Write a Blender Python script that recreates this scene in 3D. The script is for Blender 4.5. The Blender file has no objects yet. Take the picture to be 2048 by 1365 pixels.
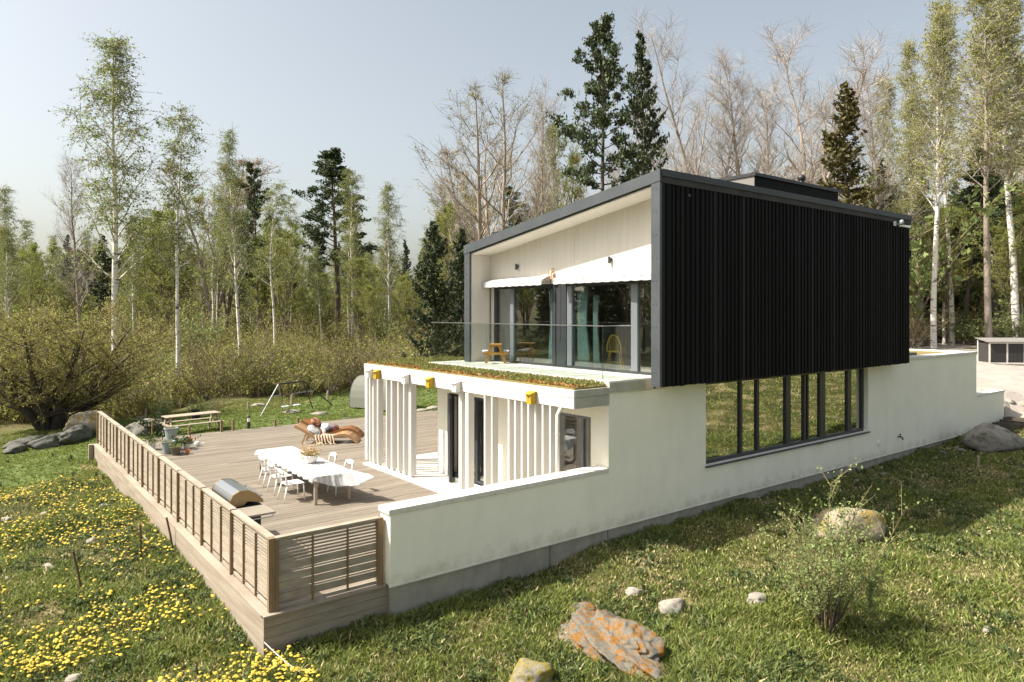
import bpy, math, random
import numpy as np
from mathutils import Vector, Matrix
PI=math.pi; R=math.radians
SC=bpy.context.scene; C=SC.collection
rnd=random.Random(11); nrg=np.random.default_rng(11)

# ------------------------------------------------------------------ camera
CX,CY,CZ,YAW,FPX,HY=-3.367,-9.576,4.2,0.911,1412.87,625.24      # pixels of the 2048 x 1365 photograph
cam=bpy.data.cameras.new('camera'); camo=bpy.data.objects.new('camera',cam); C.objects.link(camo)
camo.location=(CX,CY,CZ); camo.rotation_euler=(R(90),0,YAW-R(90))
cam.sensor_width=36; cam.lens=FPX/2048*36; cam.shift_y=-(682.5-HY)/2048
cam.clip_start=.1; cam.clip_end=3000; SC.camera=camo
FW=np.array([math.cos(YAW),math.sin(YAW)]); RT=np.array([math.sin(YAW),-math.cos(YAW)])
def at(px,d):                       # ground-plan point d metres ahead of the camera in photo column px
    p=np.array([CX,CY])+FW*d+RT*((px-1024)/FPX*d); return float(p[0]),float(p[1])
def depth(x,y): return (x-CX)*FW[0]+(y-CY)*FW[1]
def pxof(x,y):
    d=depth(x,y); return 1024+FPX*((x-CX)*RT[0]+(y-CY)*RT[1])/np.maximum(d,.01)

# ------------------------------------------------------------------ terrain height
CT=np.array([
(-.2,.1,-.56),(-.2,2,-.46),(-.2,4.3,-.40),(-.2,8,-.38),(-.2,11.6,-.50),(-.2,14.5,-.54),(-.3,16.3,-.45),(-1.5,5,-.5),(-3,2,-.72),(-6,8,-.9),(-8,16,-1.0),(-3,14,-.68),(-3,8,-.62),(-2,20,-.62),(2.2,28,-.8),(-6,26,-.95),(5.5,31,-.75),(-3,-9,-.95),(-6,-2,-1.0),
(.8,.0,-.55),(1.7,-.05,-.5),(3.9,-.05,-.43),(6.4,-.05,-.25),(9,-.05,-.19),(11,-.05,-.17),(15,-.05,-.2),(18.7,-.05,-.22),(22,-.1,-.12),(24.6,-.3,.03),(26,-.3,.12),(27.3,-.35,.2),(24.8,.12,.04),(25.4,.14,.06),(26,.14,.1),(26.6,.14,.14),(27.2,.14,.2),
(2,-3,-.62),(4,-2,-.5),(7,-6,-.72),(8,-2,-.36),(12,-3,-.45),(12,-8,-.6),(16,-3,-.4),(20,-4,-.35),(24,-1.5,-.1),(25,-4,-.15),(28.5,-1.2,.35),(30,-4,.2),(36,-6,.6),(31,-.6,.95),
(10,-20,.6),(20,-25,1.4),(0,-20,-.6),(30,-15,.6),(60,-20,1.5),
(25.2,.7,1.2),(26.4,.7,1.2),(27.6,.6,1.16),(29,1.2,1.15),(25,8,1.2),(30,6,1.2),(40,6,1.25),(40,12,1.3),(52,12,1.4),(25,20,1.0),(35,30,1.3),(60,8,1.5),
(2,4,-.4),(2,10,-.4),(5,14,-.3),(10,5,-.4),(14,3,-.4),(18,5,-.4),(21,3,-.4),(22.5,1.5,-.35),(23,5,-.2),(10,9,-.3),(10,14,-.2),
(4,16.9,-.12),(1,16.9,-.25),(8,17,-.08),(13,16.6,-.02),(15,10,0),(20,14,.4),(6,20,-.1),(3,23,-.3),(8,26,.0),(12,24,.15),(16,22,.4),(11,31,.3),
(15,50,1.0),(25,80,2.4),(5,60,.5),(-8,48,-.6),(40,80,3),(70,60,3),(60,30,1.9),(90,20,2.2),(100,100,4),(50,200,6),(-25,90,1),(0,140,4),(-60,60,1),(-40,20,-1),(-30,-30,-1),(150,0,3),(200,200,8),(-150,150,6)])
def H(x,y):
    x=np.asarray(x,float); y=np.asarray(y,float); sh=x.shape; x=x.ravel(); y=y.ravel()
    num=np.zeros_like(x); den=np.zeros_like(x)
    for a,b,c in CT:
        w=1/((x-a)**2+(y-b)**2+.02)**1.7; num+=w*c; den+=w
    z=num/den+.035*np.sin(x*1.3+1.1*np.sin(y*.9))*np.sin(y*1.7+.8)+.02*np.sin(x*3.1+y*1.3)*np.sin(y*3.7-x)
    return z.reshape(sh)
def hz(x,y): return float(H(np.array([x]),np.array([y]))[0])
def ground(px,py):                  # where the view ray through a photo pixel first meets the terrain
    r=(px-1024)/FPX; dz=-(py-HY)/FPX
    ds=np.concatenate([np.arange(4,40,.04),np.arange(40,220,.3)])
    xs=CX+ds*(FW[0]+RT[0]*r); ys=CY+ds*(FW[1]+RT[1]*r); zs=CZ+ds*dz
    b=np.nonzero(zs<H(xs,ys))[0]; i=b[0] if len(b) else len(ds)-1
    return float(xs[i]),float(ys[i]),float(H(xs[i:i+1],ys[i:i+1])[0]),float(ds[i])

# ------------------------------------------------------------------ materials
def nt(m): return m.node_tree.nodes,m.node_tree.links
def mat(name,col,rough=.65,col2=None,scale=3.,detail=5,bump=0.,bscale=40.,tint=False,metal=0.,spec=.4,stretch=None,contrast=(.35,.65),trans=0.,extra=None,coat=0):
    m=bpy.data.materials.new(name); m.use_nodes=True; n,l=nt(m); n.clear()
    out=n.new('ShaderNodeOutputMaterial'); b=n.new('ShaderNodeBsdfPrincipled')
    b.inputs['Roughness'].default_value=rough; b.inputs['Metallic'].default_value=metal; b.inputs['Specular IOR Level'].default_value=spec
    b.inputs['Coat Weight'].default_value=coat
    tc=n.new('ShaderNodeTexCoord'); mp=n.new('ShaderNodeMapping'); l.new(tc.outputs['Object'],mp.inputs[0])
    if stretch: mp.inputs['Scale'].default_value=stretch
    cur=None
    if col2 is not None:
        no=n.new('ShaderNodeTexNoise'); no.inputs['Scale'].default_value=scale; no.inputs['Detail'].default_value=detail; no.inputs['Roughness'].default_value=.6
        l.new(mp.outputs[0],no.inputs[0]); rp=n.new('ShaderNodeValToRGB'); l.new(no.outputs['Fac'],rp.inputs[0])
        rp.color_ramp.elements[0].position=contrast[0]; rp.color_ramp.elements[1].position=contrast[1]
        rp.color_ramp.elements[0].color=(*col,1); rp.color_ramp.elements[1].color=(*col2,1); cur=rp.outputs[0]
    if extra: cur=extra(n,l,mp.outputs[0],cur,col)
    if tint:
        a=n.new('ShaderNodeAttribute'); a.attribute_name='tint'; mx=n.new('ShaderNodeMix'); mx.data_type='RGBA'; mx.blend_type='MULTIPLY'; mx.inputs[0].default_value=1
        if cur: l.new(cur,mx.inputs[6])
        else: mx.inputs[6].default_value=(*col,1)
        l.new(a.outputs['Color'],mx.inputs[7]); cur=mx.outputs[2]
    if cur: l.new(cur,b.inputs['Base Color'])
    else: b.inputs['Base Color'].default_value=(*col,1)
    if bump:
        nb=n.new('ShaderNodeTexNoise'); nb.inputs['Scale'].default_value=bscale; nb.inputs['Detail'].default_value=4; l.new(mp.outputs[0],nb.inputs[0])
        bp=n.new('ShaderNodeBump'); bp.inputs['Strength'].default_value=bump; bp.inputs['Distance'].default_value=.02; l.new(nb.outputs['Fac'],bp.inputs['Height']); l.new(bp.outputs[0],b.inputs['Normal'])
    if trans:
        t=n.new('ShaderNodeBsdfTranslucent'); ms=n.new('ShaderNodeMixShader'); ms.inputs[0].default_value=trans
        if cur: l.new(cur,t.inputs[0])
        else: t.inputs[0].default_value=(*col,1)
        l.new(b.outputs[0],ms.inputs[1]); l.new(t.outputs[0],ms.inputs[2]); l.new(ms.outputs[0],out.inputs[0])
    else: l.new(b.outputs[0],out.inputs[0])
    return m
def glassmat(name,tint,base=.06,k=.94,rough=0.0,pw=4.):
    m=bpy.data.materials.new(name); m.use_nodes=True; n,l=nt(m); n.clear()
    out=n.new('ShaderNodeOutputMaterial'); t=n.new('ShaderNodeBsdfTransparent'); t.inputs[0].default_value=(*tint,1)
    g=n.new('ShaderNodeBsdfGlossy'); g.inputs['Roughness'].default_value=rough
    lw=n.new('ShaderNodeLayerWeight'); lw.inputs[0].default_value=.5
    p=n.new('ShaderNodeMath'); p.operation='POWER'; p.inputs[1].default_value=pw; l.new(lw.outputs['Facing'],p.inputs[0])
    q=n.new('ShaderNodeMath'); q.operation='MULTIPLY_ADD'; q.inputs[1].default_value=k; q.inputs[2].default_value=base; q.use_clamp=True; l.new(p.outputs[0],q.inputs[0])
    ms=n.new('ShaderNodeMixShader'); l.new(q.outputs[0],ms.inputs[0]); l.new(t.outputs[0],ms.inputs[1]); l.new(g.outputs[0],ms.inputs[2]); l.new(ms.outputs[0],out.inputs[0]); return m
def stains(amount,colr,sc=(1.2,1.2,.18),lo=.5,hi=.75):     # run-off streaks, an own-shaped wear mark on render and concrete
    def f(n,l,co,cur,col):
        mp=n.new('ShaderNodeMapping'); mp.inputs['Scale'].default_value=sc; l.new(co,mp.inputs[0])
        no=n.new('ShaderNodeTexNoise'); no.inputs['Scale'].default_value=2.2; no.inputs['Detail'].default_value=7; no.inputs['Roughness'].default_value=.65; l.new(mp.outputs[0],no.inputs[0])
        mr=n.new('ShaderNodeMapRange'); mr.inputs[1].default_value=lo; mr.inputs[2].default_value=hi; mr.inputs[4].default_value=amount; l.new(no.outputs['Fac'],mr.inputs[0])
        mx=n.new('ShaderNodeMix'); mx.data_type='RGBA'; l.new(mr.outputs[0],mx.inputs[0])
        if cur: l.new(cur,mx.inputs[6])
        else: mx.inputs[6].default_value=(*col,1)
        mx.inputs[7].default_value=(*colr,1); return mx.outputs[2]
    return f
def walldirt(n,l,co,cur,col):         # soil splash along the foot of the wall, patchy
    c1=stains(.3,(.62,.61,.49),(.9,.9,.3),.45,.8)(n,l,co,cur,col)
    s=n.new('ShaderNodeSeparateXYZ'); l.new(co,s.inputs[0]); no=n.new('ShaderNodeTexNoise'); no.inputs['Scale'].default_value=3.5; no.inputs['Detail'].default_value=8; no.inputs['Roughness'].default_value=.7; l.new(co,no.inputs[0])
    h=n.new('ShaderNodeMath'); h.operation='MULTIPLY_ADD'; h.inputs[1].default_value=.9; h.inputs[2].default_value=-.18; l.new(no.outputs['Fac'],h.inputs[0])
    d=n.new('ShaderNodeMath'); d.operation='SUBTRACT'; l.new(h.outputs[0],d.inputs[0]); l.new(s.outputs[2],d.inputs[1])
    mr=n.new('ShaderNodeMapRange'); mr.inputs[1].default_value=0; mr.inputs[2].default_value=.35; mr.inputs[4].default_value=.7; l.new(d.outputs[0],mr.inputs[0])
    mx=n.new('ShaderNodeMix'); mx.data_type='RGBA'; l.new(mr.outputs[0],mx.inputs[0]); l.new(c1,mx.inputs[6]); mx.inputs[7].default_value=(.46,.42,.32,1); return mx.outputs[2]
def birchbark(n,l,co,cur,col):
    mp=n.new('ShaderNodeMapping'); mp.inputs['Scale'].default_value=(2.,2.,7.); l.new(co,mp.inputs[0])
    no=n.new('ShaderNodeTexNoise'); no.inputs['Scale'].default_value=1.1; no.inputs['Detail'].default_value=3; l.new(mp.outputs[0],no.inputs[0])
    rp=n.new('ShaderNodeValToRGB'); rp.color_ramp.elements[0].position=.36; rp.color_ramp.elements[0].color=(.05,.045,.04,1); rp.color_ramp.elements[1].position=.44; rp.color_ramp.elements[1].color=(1,1,1,1); l.new(no.outputs['Fac'],rp.inputs[0])
    mx=n.new('ShaderNodeMix'); mx.data_type='RGBA'; mx.blend_type='MULTIPLY'; mx.inputs[0].default_value=.85; mx.inputs[6].default_value=(*col,1); l.new(rp.outputs[0],mx.inputs[7]); return mx.outputs[2]
def pinebark(n,l,co,cur,col):        # grey plates low on the stem, orange flakes high up
    s=n.new('ShaderNodeSeparateXYZ'); l.new(co,s.inputs[0]); mr=n.new('ShaderNodeMapRange'); mr.inputs[1].default_value=4.5; mr.inputs[2].default_value=8.5; l.new(s.outputs[2],mr.inputs[0])
    mx=n.new('ShaderNodeMix'); mx.data_type='RGBA'; l.new(mr.outputs[0],mx.inputs[0]); l.new(cur,mx.inputs[6]); mx.inputs[7].default_value=(.34,.15,.06,1); return mx.outputs[2]
M={}
M['render']=mat('white_render',(.86,.845,.745),.85,(.82,.805,.70),1.5,bump=.15,bscale=120,extra=walldirt)
M['cap']=mat('coping',(.70,.68,.64),.7,(.58,.56,.51),5,bump=.06)
M['concrete']=mat('plinth_concrete',(.37,.35,.295),.9,(.28,.265,.225),2.2,bump=.25,bscale=60,extra=stains(.6,(.17,.165,.12)))
M['slab']=mat('pale_concrete',(.60,.575,.535),.85,(.50,.475,.435),2.5,bump=.08)
M['slabedge']=mat('slab_edge_concrete',(.46,.455,.39),.85,(.36,.36,.31),3,bump=.1,extra=stains(.5,(.25,.26,.2)))  # edge shade put into the concrete colour, with stains; also used for joints
M['whitewood']=mat('white_painted_wood',(.66,.64,.61),.5,(.60,.58,.54),6,stretch=(1,1,.15),bump=.04,tint=True)
M['whiteboard']=mat('white_fibre_board',(.66,.63,.58),.7,(.61,.58,.525),9,stretch=(1,1,.08),bump=.03)
M['ceil']=mat('white_soffit_board',(.84,.81,.76),.7,(.79,.76,.71),9,stretch=(1,1,.08),bump=.03)  # white board made brighter, bounce light put into the soffit colour
M['black']=mat('black_cladding',(.0045,.005,.006),.7,(.008,.008,.0085),5,stretch=(1,1,.06),bump=.15,tint=True,spec=.15)
M['zinc']=mat('grey_metal_trim',(.085,.096,.105),.45,(.07,.08,.088),2,metal=.3,spec=.4)
M['zincdark']=mat('dark_grey_flashing',(.045,.05,.055),.5,metal=.2); M['darkmetal']=mat('dark_metal',(.03,.032,.036),.45,(.045,.045,.05),3,metal=.3)
M['roofing']=mat('roof_felt',(.035,.036,.038),.8,(.055,.055,.055),2,bump=.1)
M['anthra']=mat('anthracite_frame',(.032,.036,.042),.4,spec=.5)
M['greyframe']=mat('grey_aluminium_frame',(.16,.18,.20),.4,spec=.5,metal=.2)
M['deck']=mat('weathered_deck_wood',(.222,.19,.152),.75,(.15,.125,.095),4,stretch=(.25,5,5),bump=.12,bscale=30,tint=True)
M['deckside']=mat('pale_deck_cladding',(.32,.275,.22),.75,(.235,.195,.15),3,stretch=(.6,.3,4),bump=.12,bscale=30,tint=True)
M['fence']=mat('fence_wood',(.36,.31,.25),.75,(.26,.22,.17),4,stretch=(1,.3,4),bump=.1,tint=True)
M['post']=mat('fence_post_wood',(.25,.175,.10),.75,(.18,.125,.07),4,stretch=(4,4,.3),bump=.1,tint=True)
M['glass']=glassmat('window_glass',(.5,.53,.53),.55,.45,pw=2.5)
M['glassb']=glassmat('balcony_door_glass',(.90,.92,.91),.17,.7,pw=2.5)
M['railglass']=glassmat('railing_glass',(.86,.90,.89),.035,.6,pw=4.)
M['whitepl']=mat('white_plastic',(.82,.82,.80),.35)
M['cloth']=mat('white_table_linen',(.46,.46,.455),.85,(.42,.42,.415),14,bump=.15,bscale=25)
M['teak']=mat('oiled_teak',(.33,.15,.055),.5,(.24,.10,.035),5,stretch=(.5,4,4),tint=True)
M['teakpale']=mat('sun_bleached_teak',(.47,.30,.16),.6,(.36,.21,.10),5,stretch=(.5,4,4),tint=True)
M['pic']=mat('picnic_table_wood',(.40,.33,.26),.75,(.30,.24,.18),4,stretch=(.4,4,4),tint=True)
M['toypine']=mat('varnished_pine',(.50,.26,.055),.5,(.42,.20,.04),6,stretch=(2,2,.4),tint=True)
M['steel']=mat('brushed_steel',(.46,.475,.49),.3,metal=.9)
M['enamel']=mat('grill_lid_side',(.36,.255,.13),.4,(.30,.21,.10),3,metal=.5)
M['grillblk']=mat('grill_black',(.02,.02,.022),.5)
M['shelf']=mat('grill_shelf',(.35,.31,.25),.5,metal=.4)
M['potgrey']=mat('blue_grey_pot',(.29,.345,.355),.6,(.25,.30,.31),5)
M['potolive']=mat('olive_brown_pot',(.115,.10,.07),.5,(.16,.13,.085),5)
M['terra']=mat('orange_terracotta',(.62,.20,.06),.6,(.55,.17,.05),8)
M['potwhite']=mat('white_ceramic',(.78,.78,.74),.4)
M['soil']=mat('soil',(.05,.035,.022),.95,(.09,.065,.04),20)
M['gold']=mat('yellow_painted_wood',(.42,.27,.01),.6,(.34,.21,.008),8)
M['ychair']=mat('yellow_lacquer',(.72,.52,.03),.4)
M['teal']=mat('pale_teal_curtain',(.55,.74,.73),.9,(.46,.65,.64),6,trans=.2)
M['greycur']=mat('grey_curtain',(.34,.36,.38),.9,(.27,.29,.31),6,trans=.2)
M['copper']=mat('copper',(.62,.30,.16),.3,metal=.9)
M['rust']=mat('rusty_steel',(.075,.045,.03),.8,(.12,.06,.035),20)
M['rope']=mat('pale_rope',(.60,.57,.50),.9)
M['intfloor']=mat('interior_floor',(.42,.36,.28),.5,(.36,.30,.22),4)
M['intwall']=mat('interior_wall',(.30,.28,.24),.8)
M['intpale']=mat('interior_pale_wall',(.55,.52,.47),.8)
M['tableblue']=mat('pale_blue_cushion',(.62,.70,.72),.9)
M['pillow']=mat('grey_flecked_pillow',(.38,.38,.39),.9,(.62,.62,.62),9,contrast=(.42,.58))
M['rustpil']=mat('rust_and_navy_cushion',(.05,.055,.10),.9,(.42,.17,.07),4,contrast=(.47,.53))
M['towel']=mat('white_towel',(.74,.74,.76),.95,bump=.2)
M['beige']=mat('beige_blanket',(.47,.37,.27),.95,(.38,.29,.20),10,bump=.2)
def lich(colr,lo,hi,sc):
    def f(n,l,co,cur,col):
        no=n.new('ShaderNodeTexNoise'); no.inputs['Scale'].default_value=sc; no.inputs['Detail'].default_value=9; no.inputs['Roughness'].default_value=.72; l.new(co,no.inputs[0])
        mr=n.new('ShaderNodeMapRange'); mr.inputs[1].default_value=lo; mr.inputs[2].default_value=hi; l.new(no.outputs['Fac'],mr.inputs[0])
        mx=n.new('ShaderNodeMix'); mx.data_type='RGBA'; l.new(mr.outputs[0],mx.inputs[0]); l.new(cur,mx.inputs[6]); mx.inputs[7].default_value=(*colr,1)
        n2=n.new('ShaderNodeTexNoise'); n2.inputs['Scale'].default_value=sc*3.1; n2.inputs['Detail'].default_value=10; n2.inputs['Roughness'].default_value=.8; l.new(co,n2.inputs[0]); r2=n.new('ShaderNodeMapRange'); r2.inputs[1].default_value=.52; r2.inputs[2].default_value=.66; r2.inputs[4].default_value=.85; l.new(n2.outputs['Fac'],r2.inputs[0])
        m2=n.new('ShaderNodeMix'); m2.data_type='RGBA'; l.new(r2.outputs[0],m2.inputs[0]); l.new(mx.outputs[2],m2.inputs[6]); m2.inputs[7].default_value=(.06,.055,.045,1); return m2.outputs[2]
    return f
M['rock']=mat('granite',(.20,.19,.165),.9,(.29,.27,.24),5,8,bump=.8,bscale=11,extra=lich((.10,.10,.07),.5,.62,3.))
M['rockpale']=mat('pale_granite',(.25,.228,.195),.9,(.34,.31,.265),6,8,bump=.7,bscale=14,extra=lich((.22,.20,.13),.5,.62,5.))
M['rockdark']=mat('dark_mossy_granite',(.085,.085,.08),.9,(.15,.145,.125),4,8,bump=.5,bscale=14,extra=lich((.06,.075,.03),.5,.6,2.5))  # shade of the big bush put into the granite colour, mossy patches over
M['rocklichen']=mat('lichen_granite',(.11,.105,.085),.95,(.21,.195,.165),7,10,bump=1.,bscale=16,extra=lich((.20,.092,.014),.47,.56,7.))
M['rockmoss']=mat('mossy_granite',(.16,.145,.115),.95,(.27,.245,.20),6,8,bump=1.,bscale=14,extra=lich((.20,.16,.018),.44,.56,5.))
M['rockgold']=mat('ochre_lichen_granite',(.27,.23,.165),.9,(.37,.32,.24),6,8,bump=.9,bscale=8,extra=lich((.25,.175,.035),.48,.58,3.))
def leafm(name,col,trans=.3,rough=.55): return mat(name,col,rough,tint=True,trans=trans,spec=.25)
M['lf_birch']=leafm('birch_leaves',(.235,.285,.085),.45); M['lf_spring']=leafm('spring_leaves',(.26,.30,.075),.45); M['lf_pine']=leafm('pine_needles',(.075,.10,.048),.15)
M['lf_spruce']=leafm('spruce_needles',(.040,.055,.022),.1); M['lf_olive']=leafm('olive_leaves',(.31,.315,.08),.45); M['lf_bud']=leafm('reddish_buds',(.32,.25,.15)); M['lf_sprucegold']=leafm('gold_lit_spruce_needles',(.085,.075,.022),.1)  # last one: golden needle colour for a single spruce
M['lf_yel']=leafm('yellow_green_leaves',(.30,.315,.09),.45); M['lf_shrub']=leafm('pale_shrub_leaves',(.24,.30,.11),.42); M['lf_dark']=leafm('dark_plant_leaves',(.05,.085,.035),.2)
M['lf_succ']=leafm('grass_tufts',(.24,.245,.075)); M['lf_dry']=leafm('dry_stems',(.34,.26,.14)); M['lf_flower']=leafm('peach_flowers',(.60,.40,.22))
M['bark_birch']=mat('birch_bark',(.70,.66,.60),.8,extra=birchbark)
M['bark_pine']=mat('pine_bark',(.10,.085,.075),.9,(.16,.13,.11),6,bump=.4,stretch=(1,1,.4),extra=pinebark)
M['bark_grey']=mat('grey_bark',(.26,.215,.165),.9,(.17,.14,.11),8,bump=.3,stretch=(1,1,.3))
M['bark_dark']=mat('dark_bark',(.055,.045,.036),.9,(.09,.075,.06),8,bump=.3,stretch=(1,1,.3))
M['bark_warm']=mat('warm_grey_bark',(.37,.315,.265),.9,(.24,.20,.165),8,bump=.3,stretch=(1,1,.3))
M['twig']=mat('pinkish_twigs',(.37,.325,.285),.9,tint=True); M['twigbrown']=mat('brown_twigs',(.20,.15,.095),.9,tint=True); M['twigolive']=mat('olive_twigs',(.22,.17,.09),.9,tint=True)
M['yellow']=mat('dandelion_yellow',(.72,.54,.07),.7,tint=True,trans=.15); M['green']=mat('dandelion_green',(.09,.14,.035),.6,tint=True,trans=.2)
M['grass']=leafm('grass_blades',(.20,.238,.062),.45); M['grassdry']=leafm('dry_grass_blades',(.42,.36,.19),.25); M['grassblue']=leafm('bluish_weed_leaves',(.105,.14,.055),.3)
M['sedum']=mat('sedum_mat',(.17,.165,.05),.95,(.24,.16,.06),2.5,8,bump=.5,bscale=30)
M['red_sedum']=leafm('orange_sedum',(.48,.17,.05),.1)
M['binwood']=mat('bin_store_white_frame',(.62,.60,.54),.7); M['binblack']=mat('bin_store_black_boards',(.03,.03,.032),.7,(.045,.043,.04),6,stretch=(3,3,.1)); M['binroof']=mat('bin_store_roof',(.20,.19,.18),.8)

# ------------------------------------------------------------------ mesh collector
class MB:
    def __init__(s): s.v=[]; s.f=[]; s.m=[]; s.t=[]; s.np=[]; s.mi=0; s.ti=1.
    def q(s,vs,faces,t=None):
        o=len(s.v); s.v+= [tuple(v) for v in vs]
        for f in faces: s.f.append(tuple(i+o for i in f)); s.m.append(s.mi); s.t.append(s.ti if t is None else t)
    def box(s,x0,x1,y0,y1,z0,z1,t=None):
        s.q([(x0,y0,z0),(x1,y0,z0),(x1,y1,z0),(x0,y1,z0),(x0,y0,z1),(x1,y0,z1),(x1,y1,z1),(x0,y1,z1)],[(0,3,2,1),(4,5,6,7),(0,1,5,4),(1,2,6,5),(2,3,7,6),(3,0,4,7)],t)
    def prism(s,pts,axis,a0,a1,t=None):        # 2D outline extruded along an axis; axis 'y': pts are (x,z); 'x': (y,z); 'z': (x,y)
        n=len(pts); mk={'y':lambda p,a:(p[0],a,p[1]),'x':lambda p,a:(a,p[0],p[1]),'z':lambda p,a:(p[0],p[1],a)}[axis]
        s.q([mk(p,a0) for p in pts]+[mk(p,a1) for p in pts],[tuple(range(n)),tuple(range(2*n-1,n-1,-1))]+[(i,(i+1)%n,n+(i+1)%n,n+i) for i in range(n)],t)
    def beam(s,p,q,w,h,up=(0,0,1),t=None):
        p=Vector(p); q=Vector(q); d=(q-p).normalized(); u=Vector(up)
        if abs(d.dot(u))>.98: u=Vector((0,1,0))
        a=d.cross(u).normalized()*w/2; b=a.cross(d).normalized()*h/2
        s.q([p-a-b,p+a-b,p+a+b,p-a+b,q-a-b,q+a-b,q+a+b,q-a+b],[(0,3,2,1),(4,5,6,7),(0,1,5,4),(1,2,6,5),(2,3,7,6),(3,0,4,7)],t)
    def tube(s,pts,rad,n=6,t=None,cap=True):
        pts=[Vector(p) for p in pts]; k=len(pts)
        if not hasattr(rad,'__len__'): rad=[rad]*k
        d0=(pts[1]-pts[0]).normalized(); u=Vector((1,0,0)) if abs(d0.x)<.8 else Vector((0,1,0)); vs=[]
        for i,p in enumerate(pts):
            d=((pts[min(i+1,k-1)]-pts[max(i-1,0)])).normalized(); a=(u-d*u.dot(d)).normalized(); b=d.cross(a); u=a
            for j in range(n):
                c=2*PI*j/n; vs.append(p+(a*math.cos(c)+b*math.sin(c))*rad[i])
        fs=[(i*n+j,i*n+(j+1)%n,(i+1)*n+(j+1)%n,(i+1)*n+j) for i in range(k-1) for j in range(n)]
        if cap and n>3: fs+=[tuple(range(n-1,-1,-1)),tuple(range((k-1)*n,k*n))]
        s.q(vs,fs,t)
    def lathe(s,prof,c=(0,0,0),n=20,t=None):
        vs=[(c[0]+r*math.cos(2*PI*j/n),c[1]+r*math.sin(2*PI*j/n),c[2]+z) for r,z in prof for j in range(n)]
        k=len(prof); s.q(vs,[(i*n+j,i*n+(j+1)%n,(i+1)*n+(j+1)%n,(i+1)*n+j) for i in range(k-1) for j in range(n)]+[tuple(range(n-1,-1,-1)),tuple(range((k-1)*n,k*n))],t)
    def blob(s,c,r,seed=0,amp=.12,nu=14,nv=8,rot=0,tilt=0,pw=1.):
        g=random.Random(seed); ph=[g.uniform(0,6) for _ in range(6)]; vs=[]
        Mx=Matrix.Rotation(rot,3,'Z')@Matrix.Rotation(tilt,3,'Y')
        for i in range(nv+1):
            th=PI*i/nv
            for j in range(nu):
                f=2*PI*j/nu; k=1+amp*(math.sin(2*f+ph[0]+th)+math.sin(3*f+ph[1]-2*th)*.7+math.sin(5*f+ph[2]+3*th)*.4)
                sg=lambda v:math.copysign(abs(v)**pw,v)
                vs.append(Vector(c)+Mx@Vector((sg(math.sin(th)*math.cos(f))*r[0]*k,sg(math.sin(th)*math.sin(f))*r[1]*k,sg(math.cos(th))*r[2]*k)))
        s.q(vs,[(i*nu+j,(i+1)*nu+j,(i+1)*nu+(j+1)%nu,i*nu+(j+1)%nu) for i in range(nv) for j in range(nu)])
    def arr(s,V,F,mi=None,t=None):             # numpy vertices / quads
        s.np.append((np.asarray(V,np.float64).reshape(-1,3),np.asarray(F,np.int64),s.mi if mi is None else mi,t))
    def build(s,name,mats,parent=None,world=True,smooth=False,bevel=0):
        mats=mats if isinstance(mats,(list,tuple)) else [mats]
        me=bpy.data.meshes.new(name); V=[np.array(s.v,np.float64).reshape(-1,3)]; off=len(s.v)
        loops=[i for f in s.f for i in f]; cnt=[len(f) for f in s.f]; mi=list(s.m); tt=list(s.t)
        L=[np.array(loops,np.int64)]; K=[np.array(cnt,np.int64)]; MI=[np.array(mi,np.int64)]; T=[np.array(tt,np.float64)]
        for v,f,m_,t_ in s.np:
            V.append(v); L.append((f+off).ravel()); K.append(np.full(len(f),f.shape[1])); MI.append(np.full(len(f),m_)); T.append(np.full(len(f),1.) if t_ is None else np.broadcast_to(np.asarray(t_,float),(len(f),))); off+=len(v)
        V=np.concatenate(V); L=np.concatenate(L); K=np.concatenate(K); MI=np.concatenate(MI); T=np.concatenate(T)
        if parent is not None and world: V=V-np.array(wl(parent))
        me.vertices.add(len(V)); me.vertices.foreach_set('co',V.astype(np.float32).ravel())
        me.loops.add(len(L)); me.loops.foreach_set('vertex_index',L.astype(np.int32))
        me.polygons.add(len(K)); st=np.concatenate([[0],np.cumsum(K)[:-1]]) if len(K) else np.zeros(0)
        me.polygons.foreach_set('loop_start',st.astype(np.int32)); me.polygons.foreach_set('material_index',MI.astype(np.int32))
        me.polygons.foreach_set('use_smooth',np.full(len(K),smooth))
        for m_ in mats: me.materials.append(m_)
        a=me.attributes.new('tint','FLOAT','FACE'); a.data.foreach_set('value',T.astype(np.float32))
        me.update(calc_edges=True); me.validate()
        o=bpy.data.objects.new(name,me); C.objects.link(o)
        if parent is not None: o.parent=parent
        if bevel:
            b=o.modifiers.new('bevel','BEVEL'); b.width=bevel; b.segments=2; b.limit_method='ANGLE'
        return o
def wl(o):
    v=Vector((0,0,0))
    while o is not None: v=v+o.location; o=o.parent
    return tuple(v)
def tag(o,label=None,cat=None,group=None,kind=None):
    for k,v in (('label',label),('category',cat),('group',group),('kind',kind)):
        if v: o[k]=v
    return o
def thing(name,label,cat,loc=(0,0,0),rot=0,group=None):
    o=bpy.data.objects.new(name,None); C.objects.link(o); o.location=loc; o.rotation_euler=(0,0,rot); o.empty_display_size=.3
    return tag(o,label,cat,group)
KIDS={}
def copy_tree(o,parent=None):
    c=o.copy(); C.objects.link(c)
    if parent is not None: c.parent=parent
    for ch in KIDS.setdefault(o.name,[k for k in o.children]): copy_tree(ch,c)
    return c
def bx(name,m,parent,*b,bevel=0):
    k=MB()
    for q in b: k.box(*q)
    return k.build(name,m,parent,bevel=bevel)
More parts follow.
